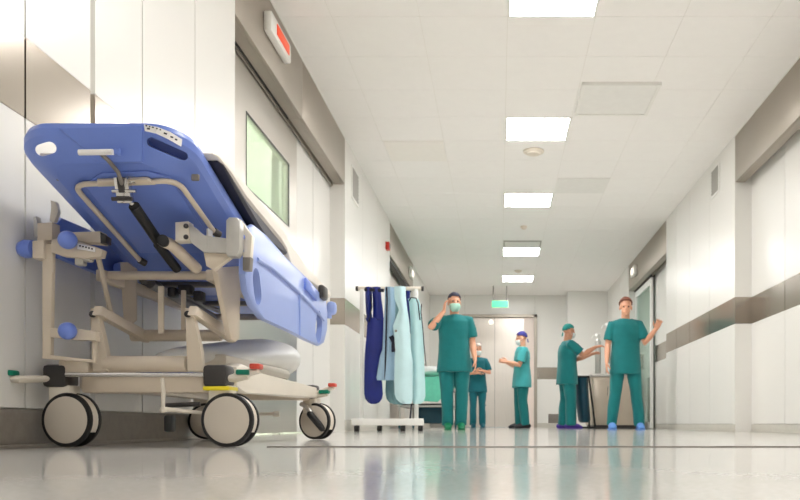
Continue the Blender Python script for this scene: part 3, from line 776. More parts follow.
# near left rail frame, folded down, with blue knobs
D = 2.62
b = MB()
def bar_px(p0, p1, w, t=0.02, d=D):
    a, c = at(p0[0], p0[1], d), at(p1[0], p1[1], d)
    b.tube([a, c], [(w/2, t/2)]*2, 4, ref=(c-a).cross(V((0,1,0))))
def flat(poly, t=0.022, d=D, m=0):
    b.prism([at(px, py, d) for px, py in poly], (0,1,0), t, m=m, bev=0.003)
flat([(42, 244), (52.5, 244), (50.5, 357), (42, 356)])
flat([(42, 354), (95, 360), (95, 363), (42, 358.5)])
flat([(91.5, 336), (95, 336), (95.5, 362), (92, 362)])
rf = b.build('rail_frame', 'beige', G)
b = MB(); flat([(50, 328), (75, 328.5), (96, 331), (96, 341), (72, 339.5), (50, 337)], 0.03, D-0.01); b.build('frame_bar', 'beige', rf)
b = MB(); flat([(51, 240), (60, 237), (97, 247), (103, 250), (101, 257), (85, 258), (62, 256), (51, 252)], 0.03, D-0.012); b.build('frame_arm', 'beige', rf)
b = MB(); flat([(32, 241), (43.5, 240), (43.5, 258.5), (32, 258)], 0.05, D-0.015); flat([(37, 223), (52, 222), (52, 240), (37, 241)], 0.05, D+0.01); flat([(72, 232), (100, 231), (101, 243), (72, 241)], 0.05, D+0.05); b.build('frame_block', 'beige', G)
b = MB(); flat([(100, 232), (106, 236), (106, 243), (100, 243)], 0.04, D+0.05); b.build('block_end', 'dark', G)
b = MB(); flat([(77, 243), (95, 247.5), (95, 252), (77, 249)], 0.004, D-0.017); st = b.build('label_sticker', 'sticker', G)
b = MB()
for k in range(5): b.box(at(80+3*k, 245.8+0.75*k, D-0.0185), (0.005, 0.0015, 0.005), Matrix.Rotation(0.2, 3, 'Y'))
b.build('print', 'ink', st)
b = MB(); flat([(33, 217), (36, 216), (39, 234), (36, 238), (33, 236)], 0.03, D+0.02); b.build('hook', 'alu', G); b = MB(); flat([(50, 200), (56, 202), (58, 212), (54, 222), (49, 221), (52, 210)], 0.02, D+0.06); b.build('hook', 'cream', G)
b = MB(); p = at(81, 262, D+0.02); b.box(p, (0.03, 0.03, 0.025), None, 0.006); b.box(p+V((0.025,0,0.01)), (0.025, 0.03, 0.02), None, 0.006); b.build('latch', 'alu', G)
for (px, py, d, rr) in ((67.5, 240, D-0.045, 0.029), (67.5, 331, D-0.045, 0.028)):
    b = MB(); b.ball(at(px, py, d), rr, seg=24); b.tube([at(px, py, d), at(px, py, D)], 0.010, 10); b.build('knob', 'ballblue', G)
b = MB(); p = at(25, 249, D)                                  # open-sided blue knob seen from the side
b.lathe(p+V((0.026,0,0)), (-1,0,0), [(0.0, 0.022), (0.0, 0.028), (0.025, 0.030), (0.043, 0.022), (0.05, 0.008), (0.0502, 0.001)], 24); b.tube([p+V((0.0,0,0)), p+V((0.05,0,0))], 0.008, 10); b.build('knob', 'ballblue', G)

# right clamp and drop side rail
b = MB(); flat([(175, 222), (188, 221), (189, 240), (175, 241)], 0.05, 2.58); cp = b.build('clamp_block', 'cream', G)
b = MB()
for (px, py) in ((186, 226), (186, 237)): b.ball(at(px, py, 2.579), 0.008)
b.build('clamp_jaw', 'dark', cp)
b = MB(); flat([(188, 223), (193, 226), (203, 236), (228, 238), (228, 253), (203, 252), (190, 242)], 0.04, 2.585); flat([(206, 228.5), (208, 228), (208, 250), (206, 250)], 0.045, 2.583); b.build('clamp_arm', 'alu', G)
b = MB(); flat([(226, 220), (229, 217), (237, 217.5), (239.5, 221), (239.5, 250), (236, 256), (227, 256), (225.5, 251)], 0.045, 2.57); b.build('clamp_plate', 'alu', G)
b = MB(); flat([(203, 251), (237, 252), (213, 270), (206, 266)], 0.03, 2.60); b.build('gusset', 'beige', G)
b = MB(); flat([(233, 217), (240, 219), (252, 236), (250, 262), (243, 262), (243, 248), (236, 228)], 0.03, 2.63); hg = b.build('rail_hanger', 'cream', G)
b = MB(); flat([(242.5, 257), (250.5, 257), (249.5, 270), (242.5, 270)], 0.034, 2.628); b.build('sleeve', 'greyrub', hg)
b = MB(); b.ball(at(242, 237, 2.62), 0.010); b.tube([at(240.5, 243, 2.615), at(242, 252, 2.62)], 0.007, 8); b.build('pin', 'ballblue', hg)

RX = -0.845
def yz(prof): return [V((RX, y, CAMH+h)) for y, h in prof]
out = [(2.72, 0.55), (2.70, 0.50), (2.725, 0.445), (2.80, 0.40), (2.92, 0.380), (3.3, 0.378), (3.60, 0.372), (3.82, 0.368), (3.92, 0.392), (3.99, 0.46), (4.00, 0.55), (3.96, 0.61), (3.6, 0.64), (3.2, 0.66), (2.95, 0.685), (2.80, 0.69), (2.74, 0.665)]
b = MB(); b.prism(yz(out), (-1,0,0), 0.026, bev=0.010)
rail = b.build('side_rail', 'litblue', G)
def cut_yz(c, L, w, ang):
    y, h = c; b = MB(); pts = []
    for kk in range(9):
        a = -PI/2+PI*kk/8; pts.append((L/2-w/2+w/2*math.cos(a), w/2*math.sin(a)))
    for kk in range(9):
        a = PI/2+PI*kk/8; pts.append((-L/2+w/2+w/2*math.cos(a), w/2*math.sin(a)))
    ca, sa = math.cos(ang), math.sin(ang)
    b.prism([V((RX+0.02, y+p*ca-q*sa, CAMH+h+p*sa+q*ca)) for p, q in pts], (-1,0,0), 0.08); return b.build('cut', 'litblue')
for cc, L, w, an, dep in (((2.83, 0.480), 0.13, 0.085, PI*0.62, 0), ((3.80, 0.455), 0.16, 0.12, PI*0.36, 0)):
    c1 = cut_yz(cc, L, w, an)
    baked(rail, [('BOOLEAN', dict(operation='DIFFERENCE', object=c1, solver='EXACT'))]); bpy.data.objects.remove(c1)
sharp_by_angle(rail.data, 0.6)
b = MB()                                                      # moulded ridges on the outer face
b.tube([(RX+0.001, 2.83, CAMH+0.575), (RX+0.002, 3.0, CAMH+0.578), (RX+0.002, 3.35, CAMH+0.56), (RX+0.001, 3.70, CAMH+0.53), (RX+0.001, 3.90, CAMH+0.50)], 0.007, 10)
b.tube([(RX+0.001, 3.42, CAMH+0.55), (RX+0.001, 3.43, CAMH+0.375)], 0.006, 10)
b.build('ridge', 'litblue', rail)
b = MB(); b.box((RX+0.004, 3.62, CAMH+0.60), (0.012, 0.22, 0.05), Matrix.Rotation(-0.1, 3, 'X'), 0.006); b.build('grip_pad', 'ballblue', rail)
b = MB(); b.box((RX+0.006, 3.86, CAMH+0.625), (0.03, 0.10, 0.065), None, 0.012); b.build('release_latch', 'dark', rail)

b = MB()                                                      # far side rail against the wall
b.prism([V((-1.478, y, CAMH+h)) for y, h in ((2.70, 0.60), (2.74, 0.56), (3.9, 0.54), (4.0, 0.58), (4.0, 0.66), (3.9, 0.68), (2.9, 0.70), (2.74, 0.70), (2.70, 0.66))], (-1,0,0), 0.03, bev=0.010)
b.build('side_rail', 'blue', G)
b = MB()                                                      # raised lip plate on the near end
b.prism([at(60, 129, 2.329), at(143.5, 126.5, 2.329), at(143.5, 163, 2.358), at(101, 164, 2.358)], (0,-1,0), 0.010, bev=0.004)
b.build('end_lip', 'blue', G)

# mattress lying on top: navy base pad with a cream cover, bent with the backrest
Mx = thing('mattress', 'thin cream mattress with dark navy base on the gurney', 'mattress', (GX, 3.3, CAMH+0.6))
def tab(t, y):
    for (a, za), (c, zc_) in zip(t, t[1:]):
        if y <= c: return za+(zc_-za)*(y-a)/(c-a)
    return t[-1][1]
PADT = [(2.54, 0.826), (2.65, 0.808), (2.8, 0.778), (3.0, 0.758), (3.25, 0.733), (3.34, 0.712)]
PADB = [(2.54, 0.8205), (2.65, 0.791), (2.8, 0.751), (2.95, 0.712), (3.06, 0.690), (3.25, 0.688), (3.34, 0.698)]
COVT = [(2.50, 0.836), (2.65, 0.846), (2.8, 0.834), (3.0, 0.820), (3.25, 0.796), (3.45, 0.758), (3.66, 0.726), (4.22, 0.690)]
COVB = [(2.50, 0.8325), (2.54, 0.827), (2.65, 0.809), (2.8, 0.779), (3.0, 0.759), (3.25, 0.734), (3.34, 0.713), (3.42, 0.655), (4.22, 0.655)]
FOOB = [(3.30, 0.612), (4.22, 0.612)]; FOOT = [(3.30, 0.654), (4.22, 0.654)]
MX = -1.150
def bent(name, lo, hi, hw, ys, matname, parent):
    b = MB(); bm = b.bm; sec = []
    for y in ys:
        e = 0.010 if (y in (ys[0], ys[-1])) else 0.0
        h = hw-e; z0, z1 = CAMH+tab(lo, y), CAMH+tab(hi, y); c = min(0.010, (z1-z0)*0.35)
        prof = [(-h+c, z0), (h-c, z0), (h, z0+c), (h, z1-c), (h-c*1.5, z1), (0, z1+0.002), (-h+c*1.5, z1), (-h, z1-c), (-h, z0+c)]
        sec.append([bm.verts.new((MX+x, y, z)) for x, z in prof])
    k = len(sec[0])
    for i in range(len(sec)-1):
        for j in range(k): bm.faces.new((sec[i][j], sec[i][(j+1)%k], sec[i+1][(j+1)%k], sec[i+1][j])).smooth = True
    bm.faces.new(sec[0]); bm.faces.new(list(reversed(sec[-1])))
    return b.build(name, matname, parent)
bent('base_pad', PADB, PADT, 0.279, [2.54, 2.56, 2.65, 2.8, 2.9, 2.95, 3.0, 3.06, 3.15, 3.25, 3.33, 3.34], 'navyvin', Mx)
bent('cover', COVB, COVT, 0.277, [2.50, 2.52, 2.54, 2.65, 2.8, 2.9, 3.0, 3.1, 3.25, 3.34, 3.42, 3.5, 3.66, 3.8, 4.0, 4.2, 4.22], 'sheet', Mx)
bent('foot_pad', FOOB, FOOT, 0.258, [3.36, 3.38, 3.6, 3.8, 4.0, 4.18, 4.20], 'sheet', Mx)
# ------------------------------------------------------------------ apron rack and lead aprons
RKY = 8.42
R = thing('apron_rack', 'white wheeled clothes rack with hanging lead aprons by the left wall', 'rack', (-1.1, RKY, 0))
b = MB(); b.span((-1.50, 8.24, 0.066), (-0.77, 8.285, 0.134), bev=0.006); b.build('base_bar', 'white', R)
b = MB(); b.span((-1.36, 8.60, 0.062), (-0.80, 8.645, 0.115), bev=0.006); b.build('base_bar', 'white', R)
for x0 in (-1.46, -0.98):
    b = MB(); b.span((x0, 8.29, 0.066), (x0+0.05, 8.64, 0.11), bev=0.006); b.build('foot_bar', 'white', R)
for x, y in ((-1.45, 8.262), (-1.27, 8.622), (-0.98, 8.262), (-0.835, 8.622)):
    b = MB(); b.tube([(x-0.024, y, 0.032), (x+0.024, y, 0.032)], 0.031, 18); cs = b.build('castor', 'black', R)
    b = MB(); b.box((x, y, 0.058), (0.02, 0.03, 0.012), None, 0.003); b.build('fork', 'dark', cs)
for x in (-1.425, -0.86):
    b = MB(); b.span((x-0.02, 8.40, 0.11), (x+0.02, 8.44, 1.49), bev=0.004); b.build('post', 'white', R)
b = MB(); b.tube([(-1.47, 8.42, 1.485), (-0.80, 8.42, 1.485)], 0.022, 14); b.build('rail', 'cream', R)
for x in (-1.475, -0.795):
    b = MB(); b.lathe((x, 8.42, 1.485), (1,0,0), [(-0.012, 0.026), (0.012, 0.026)]); b.build('rail_cap', 'dark', R)

def cloth(rows, d, amp=0.02, nf=3.0, th=0.014, seed=0, bow=0.03, ncol=14):
    """hanging panel: rows of (y pixel, left, right) at depth d -> wavy solid sheet"""
    b = MB(); bm = b.bm; g = []
    rr = []
    for i in range(len(rows)-1):
        for t in range(4):
            s = t/4.0; rr.append([rows[i][j]*(1-s)+rows[i+1][j]*s for j in range(3)])
    rr.append(list(rows[-1]))
    for i, (py, l, r) in enumerate(rr):
        row = []
        for k in range(ncol+1):
            s = k/ncol; p = at(l*(1-s)+r*s, py, d)
            off = amp*math.sin(s*nf*2*PI+seed+i*0.05)*(0.35+0.65*i/len(rr)) - bow*math.sin(s*PI)
            row.append(V((p.x, d+off, p.z)))
        g.append(row)
    def layer(o): return [[bm.verts.new(p+V((0, o, 0))) for p in row] for row in g]
    A, B = layer(-th/2), layer(th/2); n = len(g); k = ncol+1
    def q(*v):
        f = bm.faces.new(v); f.smooth = True
    for i in range(n-1):
        for j in range(k-1):
            q(A[i][j], A[i][j+1], A[i+1][j+1], A[i+1][j]); q(B[i][j], B[i+1][j], B[i+1][j+1], B[i][j+1])
    for i in range(n-1):
        q(A[i][0], A[i+1][0], B[i+1][0], B[i][0]); q(A[i][-1], B[i][-1], B[i+1][-1], A[i+1][-1])
    for j in range(k-1):
        q(A[0][j], B[0][j], B[0][j+1], A[0][j+1]); q(A[-1][j], A[-1][j+1], B[-1][j+1], B[-1][j])
    return b
def px7(rows): return [(340+y/5.0, 335+l/5.0, 335+r/5.0) for y, l, r in rows]
def px6(rows): return [(270+y/6.25, 335+l/6.25, 335+r/6.25) for y, l, r in rows]
GRP = 'lead aprons on the rack'
def apron(lab, rows, d, matname, **kw):
    t = thing('lead_apron', lab, 'apron', at((rows[0][1]+rows[0][2])/2, rows[0][0], d), GRP)
    cloth(rows, d, **kw).build('panel', matname, t); return t
def strap(t, pts, d, w, matname, name='strap'):
    b = MB(); P_ = [at(px, py, d) for px, py in pts]
    b.tube(P_, [(0.004, w/2)]*len(P_), 8, ref=(0,1,0)); return b.build(name, matname, t)
# royal blue apron: body, two shoulder straps folded over the rail
ra = px6([(300, 190, 305), (330, 202, 303), (420, 196, 300), (500, 188, 300)])+px7([(110, 147, 228), (200, 146, 235), (270, 146, 240), (295, 152, 235), (312, 165, 222), (320, 180, 205)])
A1 = apron('royal blue lead apron at the left end of the rack', ra, 8.36, 'lnavy', seed=1.0, amp=0.010, nf=1.3)
for l in (px6([(108, 190, 230), (180, 190, 232), (260, 194, 226), (310, 200, 236)]), px6([(108, 232, 285), (180, 236, 290), (260, 238, 300), (310, 236, 304)])):
    cloth(l, 8.355, amp=0.006, nf=1.2, bow=0.03, ncol=8).build('shoulder_strap', 'lnavy', A1)
strap(A1, [(364.5, 289.5), (384, 290.5)], 8.325, 0.035, 'webbing', 'band'); strap(A1, [(370, 294), (372, 306), (369, 322)], 8.31, 0.012, 'webbing')
# grey blue skirt like apron
rb = px6([(108, 312, 372), (200, 312, 378), (320, 306, 376), (420, 300, 372), (500, 296, 370)])+px7([(80, 225, 300), (150, 214, 300), (190, 208, 298), (202, 212, 296)])
A2 = apron('grey blue lead apron with black edge trim, second from the left', rb, 8.30, 'lgrey', seed=2.2, amp=0.010, nf=2.2)
strap(A2, [(386.5, 287), (387, 300), (386, 340), (385, 379)], 8.26, 0.016, 'webbing', 'trim'); strap(A2, [(391, 336), (394, 342), (394, 352)], 8.255, 0.05, 'webbing', 'strap')
# slate apron behind
rs = px7([(100, 258, 340), (200, 255, 345), (260, 252, 345), (295, 258, 345), (315, 275, 345), (323, 300, 340)])
rs = px6([(112, 330, 400)])+rs
A3 = apron('slate teal lead apron hanging lowest behind the grey blue one', rs, 8.50, 'lslate', seed=0.3, amp=0.008, nf=1.2)
# royal blue one behind the pale ones (only its shoulder shows)
rd = px6([(105, 440, 470), (180, 436, 468), (260, 430, 476), (400, 420, 490)])
A5 = apron('second royal blue lead apron, mostly hidden between the two pale aprons', rd, 8.53, 'lnavy', seed=0.6, amp=0.01)
# pale aqua front apron with a shoulder folded over the rail
rc = px6([(104, 370, 440), (180, 372, 444), (250, 400, 452), (310, 378, 462), (350, 362, 466), (430, 372, 470), (500, 376, 474)])+px7([(100, 298, 388), (200, 296, 388), (270, 298, 388), (295, 306, 388), (312, 325, 384), (320, 345, 378)])
A4 = apron('pale aqua lead apron with rounded hem, in front at the middle of the rack', rc, 8.22, 'laqua', seed=0.0, amp=0.007, nf=1.2)
b = MB(); b.lathe(at(396, 331, 8.17), (0,-1,0), [(0, 0.012), (0.008, 0.012), (0.010, 0.006)]); b.build('snap_button', 'greyrub', A4)
re = px6([(180, 455, 520), (200, 462, 530), (300, 470, 545), (420, 472, 556), (500, 470, 556)])+px7([(100, 385, 445), (200, 385, 450), (280, 386, 452), (305, 388, 445), (320, 390, 430)])
A6 = apron('light turquoise lead apron with dark edge at the right end of the rack', re, 8.28, 'laqua2', seed=0.9, amp=0.008, nf=1.3)
strap(A6, [(409, 301), (411, 297.5), (416, 298), (418, 303), (420, 320)], 8.24, 0.012, 'webbing', 'trim'); strap(A6, [(421.5, 304), (421, 312), (423, 330), (424, 345), (426, 365)], 8.25, 0.010, 'webbing', 'trim')
strap(A6, [(411.5, 404), (410.5, 415), (409.5, 424)], 8.30, 0.018, 'webbing')

# ------------------------------------------------------------------ trolley bed with mint linen
BX0, BX1, BY_0, BY_1 = -1.48, -0.72, 11.9, 13.8
T = thing('trolley_bed', 'wheeled metal trolley bed behind the apron rack', 'trolley', ((BX0+BX1)/2, 12.85, 0))
b = MB()
for z in (0.34, 0.62):
    for y in (BY_0, BY_1): b.tube([(BX0, y, z), (BX1, y, z)], 0.016, 10)
    for x in (BX0, BX1): b.tube([(x, BY_0, z), (x, BY_1, z)], 0.016, 10)
b.build('frame', 'alu', T)
for x in (BX0+0.02, BX1-0.02):
    for y in (BY_0, BY_1):
        b = MB(); b.tube([(x, y, 0.12), (x, y, 0.64)], 0.017, 10); b.build('leg', 'alu', T)
        b = MB(); b.lathe((x-0.015, y, 0.061), (1,0,0), [(0, 0.05), (0.004, 0.06), (0.026, 0.06), (0.03, 0.05)]); cs = b.build('castor', 'shoeteal', T)
        b = MB(); b.span((x-0.02, y-0.015, 0.10), (x+0.02, y+0.015, 0.13)); b.build('fork', 'dark', cs)
b = MB(); b.span((BX0+0.03, BY_0+0.03, 0.36), (BX1-0.03, BY_1-0.03, 0.38)); b.build('lower_shelf', 'dark', T)
b = MB(); b.box((-1.02, 12.3, 0.215), (0.36, 0.5, 0.26), None, 0.03); tag(b.build('storage_tub', 'sack', T), 'x', 'x'); 
o = bpy.data.objects['storage_tub']; del o['label']; del o['category']
b = MB(); b.span((BX0+0.02, BY_0+0.02, 0.625), (BX1-0.02, BY_1-0.02, 0.66), bev=0.01); b.build('bed_deck', 'dark', T)
def rumple(o, amp, sc):
    for v in o.data.vertices:
        n = noise.noise_vector(v.co*sc); v.co += n*amp
    o.data.update()
b = MB(); b.box((-1.10, 12.85, 0.728), (0.74, 1.86, 0.10), None, 0.03, seg=3)
o = b.build('folded_sheet', 'mint', None, (-1.10, 12.85, 0.665)); baked(o, [('SUBSURF', dict(levels=3, render_levels=3, subdivision_type='SIMPLE'))]); rumple(o, 0.012, 7)
tag(o, 'rumpled mint green sheet covering the trolley bed', 'sheet')
b = MB(); b.prism([(-1.46, 11.86, 0.775), (-0.735, 11.86, 0.76), (-0.73, 11.86, 0.56), (-0.9, 11.86, 0.40), (-1.2, 11.86, 0.42), (-1.46, 11.86, 0.52)], (0,1,0), 0.02)
o = b.build('hanging_drape', 'mint', None, (-1.1, 11.87, 0.6)); tag(o, 'mint green cloth hanging over the near end of the trolley bed', 'cloth')
b = MB(); b.ball((-1.04, 12.2, 0.868), (0.28, 0.22, 0.075), seg=24)
o = b.build('pillow', 'linen', None, (-1.04, 12.2, 0.77)); rumple(o, 0.015, 8); tag(o, 'white pillow lying on the mint green trolley bed', 'pillow')

# ------------------------------------------------------------------ scrub station on the right
Sx0, Sx1, Sy0, Sy1 = 1.52, 2.32, 13.4, 14.5
S = thing('scrub_counter', 'beige steel counter unit standing at the right side before the glass door', 'counter', ((Sx0+Sx1)/2, 13.95, 0))
b = MB(); b.span((Sx0+0.03, Sy0+0.02, 0.06), (Sx1, Sy1, 0.86), bev=0.01); b.build('body', 'counter', S)
b = MB(); b.span((Sx0, Sy0-0.02, 0.86), (Sx1+0.01, Sy1, 0.91), bev=0.012); b.build('worktop', 'alu', S)
b = MB(); b.span((Sx0+0.05, Sy0+0.05, 0), (Sx1-0.03, Sy1-0.03, 0.06)); b.build('plinth', 'dark', S)
b = MB(); b.span((Sx0+0.06, Sy0+0.0, 0.12), (Sx0+0.32, Sy0+0.018, 0.80), bev=0.004); dr = b.build('door', 'counter', S)
b = MB(); b.tube([(Sx0+0.28, Sy0-0.015, 0.55), (Sx0+0.28, Sy0-0.015, 0.70)], 0.008, 8); b.build('handle', 'chrome', dr)
def dispenser(px, d, z0, z1, r, lab):
    x = at(px, 0, d).x
    t = thing('soap_dispenser', lab, 'dispenser', (x, d, z0), 'steel dispensers on the counter')
    b = MB(); b.lathe((x, d, z0), (0,0,1), [(0.001, r*0.9), (0.01, r), ((z1-z0)*0.8, r), ((z1-z0)*0.86, r*0.6)]); b.build('bottle', 'alu', t)
    b = MB(); h = (z1-z0); b.lathe((x, d, z0+h*0.862), (0,0,1), [(0, r*0.35), (h*0.06, r*0.35), (h*0.062, r*0.9), (h*0.13, r*0.9)]); b.tube([(x, d, z0+h*0.95), (x-0.09, d, z0+h*0.94), (x-0.10, d, z0+h*0.88)], 0.012, 8); b.build('pump', 'white', t)
dispenser(598, 13.62, 0.911, 1.60, 0.05, 'shorter tall steel dispenser at the left on the beige counter')
dispenser(608, 13.72, 0.911, 1.80, 0.045, 'taller steel dispenser with white top on the beige counter')
b = MB(); b.box((1.86, 13.56, 1.0), (0.10, 0.12, 0.17), None, 0.01); t = b.build('tissue_box', 'linen', None, (1.86, 13.56, 0.915)); tag(t, 'small white box standing on the beige counter', 'box')
# waste sack stand
W = thing('waste_sack_stand', 'dark teal waste sack in a black frame beside the beige counter', 'waste bin', (1.38, 13.3, 0))
b = MB(); b.rings([(1.40, 13.3, 0.10, 0.07, 0.13), (1.40, 13.3, 0.14, 0.10, 0.16), (1.37, 13.3, 0.45, 0.11, 0.17), (1.35, 13.3, 0.80, 0.10, 0.16), (1.35, 13.3, 0.83, 0.11, 0.17)], 20); o = b.build('sack', 'sack', W)
b = MB()
b.tube([(1.46, 13.16, 0.85), (1.56, 13.12, 0.02)], 0.016, 8); b.tube([(1.24, 13.16, 0.85), (1.24, 13.12, 0.02)], 0.016, 8); b.tube([(1.46, 13.44, 0.85), (1.50, 13.46, 0.02)], 0.016, 8)
b.tube([(1.24, 13.16, 0.85), (1.46, 13.16, 0.85), (1.46, 13.44, 0.85), (1.24, 13.44, 0.85), (1.24, 13.16, 0.85)], 0.014, 8); b.tube([(1.24, 13.12, 0.02), (1.56, 13.12, 0.02)], 0.016, 8); b.tube([(1.54, 13.12, 0.02), (1.50, 13.46, 0.02)], 0.016, 8)
b.build('frame', 'black', W)
# ------------------------------------------------------------------ people
def hand(b, wrist, d, n, s, curl=0.5, k=1.0):
    """d: finger direction, n: direction the palm faces, s: towards the thumb"""
    d = V(d).normalized(); n = V(n); n = (n-d*n.dot(d)).normalized(); s = V(s); s = (s-d*s.dot(d)-n*s.dot(n)).normalized()
    w = V(wrist)
    b.tube([w-d*0.01, w+d*0.03*k, w+d*0.065*k, w+d*0.092*k], [(0.022*k, 0.028*k), (0.017*k, 0.038*k), (0.015*k, 0.042*k), (0.011*k, 0.040*k)], 14, ref=n, round_cap=False)
    for off, L in ((0.031, 0.072), (0.0105, 0.082), (-0.0105, 0.076), (-0.031, 0.060)):
        p = w+d*0.084*k+s*off*k; q = (d+s*off*4.5).normalized(); pts = [p]
        a = curl*0.45
        for f in (0.45, 0.30, 0.25):
            q2 = (q*math.cos(a)+n*math.sin(a)); p = p+q2*L*f*k; pts.append(p); a += curl*0.7
        b.tube(pts, [0.0090*k, 0.0086*k, 0.0080*k, 0.0068*k], 8, round_cap=True)
    p0 = w+d*0.022*k+s*0.026*k
    t1 = (d*0.62+s*0.72+n*0.30).normalized(); t2 = (d*0.85+s*0.25+n*0.42).normalized()
    b.tube([p0, p0+t1*0.046*k, p0+t1*0.046*k+t2*0.032*k, p0+t1*0.046*k+t2*0.055*k], [0.0145*k, 0.0115*k, 0.0102*k, 0.0085*k], 8, round_cap=True)

def person(label, x, y, H, yaw, arms, head=(0,0), female=False, feet=0.11, stagger=0.0, lean=0.0,
           shirt='teal', trousers='teal', cap='capteal', hair=None, mask='mask', skin='skin', shoes='shoeteal', stout=1.0, tilt=0.0):
    T = thing('person', label, 'person', (x, y, 0))
    k = H/1.75; w = (0.92 if female else 1.0)*stout
    Rz = Matrix.Rotation(yaw, 3, 'Z')                     # local: faces -Y, own right hand at -X
    org = V((x, y, 0))
    def L(p):                                             # lean moves the upper body sideways over planted feet
        p = V(p); p = V((p.x+lean*max(0, min(1, (p.z-0.1)/1.3)), p.y+tilt*max(0, p.z-0.95), p.z)); return p
    def finish(b, name, m, vox, sm, parent, disp=0.0, dsc=9.0, eyes=None):
        o = b.build(name, [m] if isinstance(m, str) else m)
        baked(o, [('REMESH', dict(mode='VOXEL', voxel_size=vox, use_smooth_shade=True)), ('SMOOTH', dict(factor=0.5, iterations=sm))])
        me = o.data
        if not me.materials:
            for q in ([m] if isinstance(m, str) else m): me.materials.append(M[q])
        for v in me.vertices:
            if disp:
                nn = noise.noise(V((v.co.x*dsc, v.co.y*dsc, v.co.z*dsc*0.45))+V((x*7, y, 0)))
                v.co += V(v.normal)*nn*disp
        if eyes:
            for f in me.polygons:
                c = f.center
                f.material_index = 1 if any((c-e).length < 0.0105 for e in eyes) else 0
        for v in me.vertices: v.co = Rz @ (v.co*k)
        for f in me.polygons: f.use_smooth = True
        o.parent = parent; me.update()
        return o
    sh = 0.185*w; hipx = 0.095*w
    hc = L((0, 0, 1.625)); hr = Matrix.Rotation(head[0], 3, 'Z') @ Matrix.Rotation(head[1], 3, 'X')
    def hp(v): return hc+hr @ V(v)
    # ---- body
    b = MB()
    b.ball(hp((0, 0.012, 0.035)), (0.076, 0.094, 0.086), seg=24, rot=hr)             # skull
    b.ball(hp((0, -0.018, -0.045)), (0.060, 0.072, 0.070), seg=20, rot=hr)           # face
    b.ball(hp((0, -0.060, -0.092)), (0.030, 0.026, 0.022), seg=14, rot=hr)           # chin
    b.tube([hp((0, -0.082, 0.012)), hp((0, -0.100, -0.022)), hp((0, -0.088, -0.034))], [0.009, 0.014, 0.012], 10, round_cap=True)   # nose
    b.tube([hp((-0.045, -0.070, 0.024)), hp((0, -0.084, 0.026)), hp((0.045, -0.070, 0.024))], 0.010, 8, round_cap=True)             # brow
    for s in (-1, 1):
        b.ball(hp((s*0.078, 0.010, -0.012)), (0.010, 0.020, 0.032), seg=12, rot=hr)  # ears
        b.ball(hp((s*0.031, -0.078, 0.004)), (0.014, 0.010, 0.010), seg=12, rot=hr)  # eyes
    b.tube([hp((-0.024, -0.084, -0.062)), hp((0, -0.092, -0.062)), hp((0.024, -0.084, -0.062))], 0.008, 8, round_cap=True)           # mouth
    b.tube([L((0, 0.025, 1.40)), L((0, 0.022, 1.47)), hc+V((0, 0.012, -0.04))], [0.066*w, 0.056*w, 0.055*w], 16, round_cap=True)     # neck
    b.rings([(*L((0, 0.01, z)), rx*w, ry*w) for z, rx, ry in ((0.80, 0.12, 0.09), (0.86, 0.155, 0.105), (0.95, 0.16, 0.11), (1.08, 0.14, 0.098), (1.22, 0.155, 0.11), (1.34, 0.160, 0.105), (1.41, 0.125, 0.075), (1.45, 0.065, 0.055))], 24)
    fx = {}
    for s in (-1, 1):
        fo = V((s*feet, stagger*s, 0)); hip = L((s*hipx, 0.01, 0.88))
        kn = hip*0.5+V((fo.x, fo.y, 0.08))*0.5+V((0, -0.015, 0.01)); an = V((fo.x, fo.y+0.015, 0.085))
        fx[s] = (hip, kn, an, fo)
        b.tube([hip, hip*0.5+kn*0.5, kn, kn*0.55+an*0.45+V((0, 0.012, 0)), an], [0.085*w, 0.072*w, 0.054*w, 0.054*w, 0.036], 14, round_cap=True)
        b.tube([an+V((0, 0.02, -0.03)), an+V((0, -0.06, -0.045)), an+V((0, -0.15, -0.058))], [(0.032, 0.034), (0.030, 0.040), (0.018, 0.036)], 12, ref=(0,0,1), round_cap=True)
        shp = L((s*sh, 0.015, 1.41)); el, wr, hd, pn, th, cu = arms[s]
        el = L(el); wr = L(wr)
        b.tube([shp-V((s*0.07, 0, 0.012)), shp-V((s*0.022, 0, 0.030)), shp*0.4+el*0.6, el, el*0.6+wr*0.4, wr], [0.034*w, 0.046*w, 0.046*w, 0.040*w, 0.040*w, 0.026], 14, round_cap=True)
        hand(b, wr, hd, pn, th, cu)
    eyes = [hp((s*0.031, -0.085, 0.004)) for s in (-1, 1)]
    finish(b, 'body', [skin, 'eye'], 0.0066, 2, T, eyes=eyes)
    # ---- trousers
    b = MB()
    b.rings([(*L((0, 0.01, z)), rx*w, ry*w) for z, rx, ry in ((0.80, 0.15, 0.115), (0.86, 0.178, 0.128), (0.95, 0.176, 0.126), (1.04, 0.16, 0.115))], 24)
    for s in (-1, 1):
        hip, kn, an, fo = fx[s]
        b.tube([hip+V((0,0,0.02)), hip*0.5+kn*0.5, kn, kn*0.5+an*0.5, an+V((0, 0, -0.025))], [0.102*w, 0.094*w, 0.078*w, 0.076*w, 0.072*w], 16)
    finish(b, 'trousers', trousers, 0.011, 3, T, 0.011, 9)
    # ---- tunic with short sleeves
    b = MB()
    hem = 0.74
    b.rings([(*L((0, 0.012, z)), rx*w, ry*w) for z, rx, ry in ((hem, 0.215, 0.158), (0.86, 0.207, 0.152), (1.0, 0.192, 0.138), (1.14, 0.184, 0.130), (1.28, 0.192, 0.134), (1.38, 0.190, 0.122), (1.435, 0.150, 0.098), (1.468, 0.092, 0.082))], 28)
    for s in (-1, 1):
        shp = L((s*sh, 0.015, 1.41)); el = L(arms[s][0])
        b.tube([shp-V((s*0.09, 0, 0.0)), shp-V((s*0.01, 0, 0.018)), shp*0.55+el*0.45, shp*0.2+el*0.8], [0.056*w, 0.068*w, 0.071*w, 0.074*w], 16)
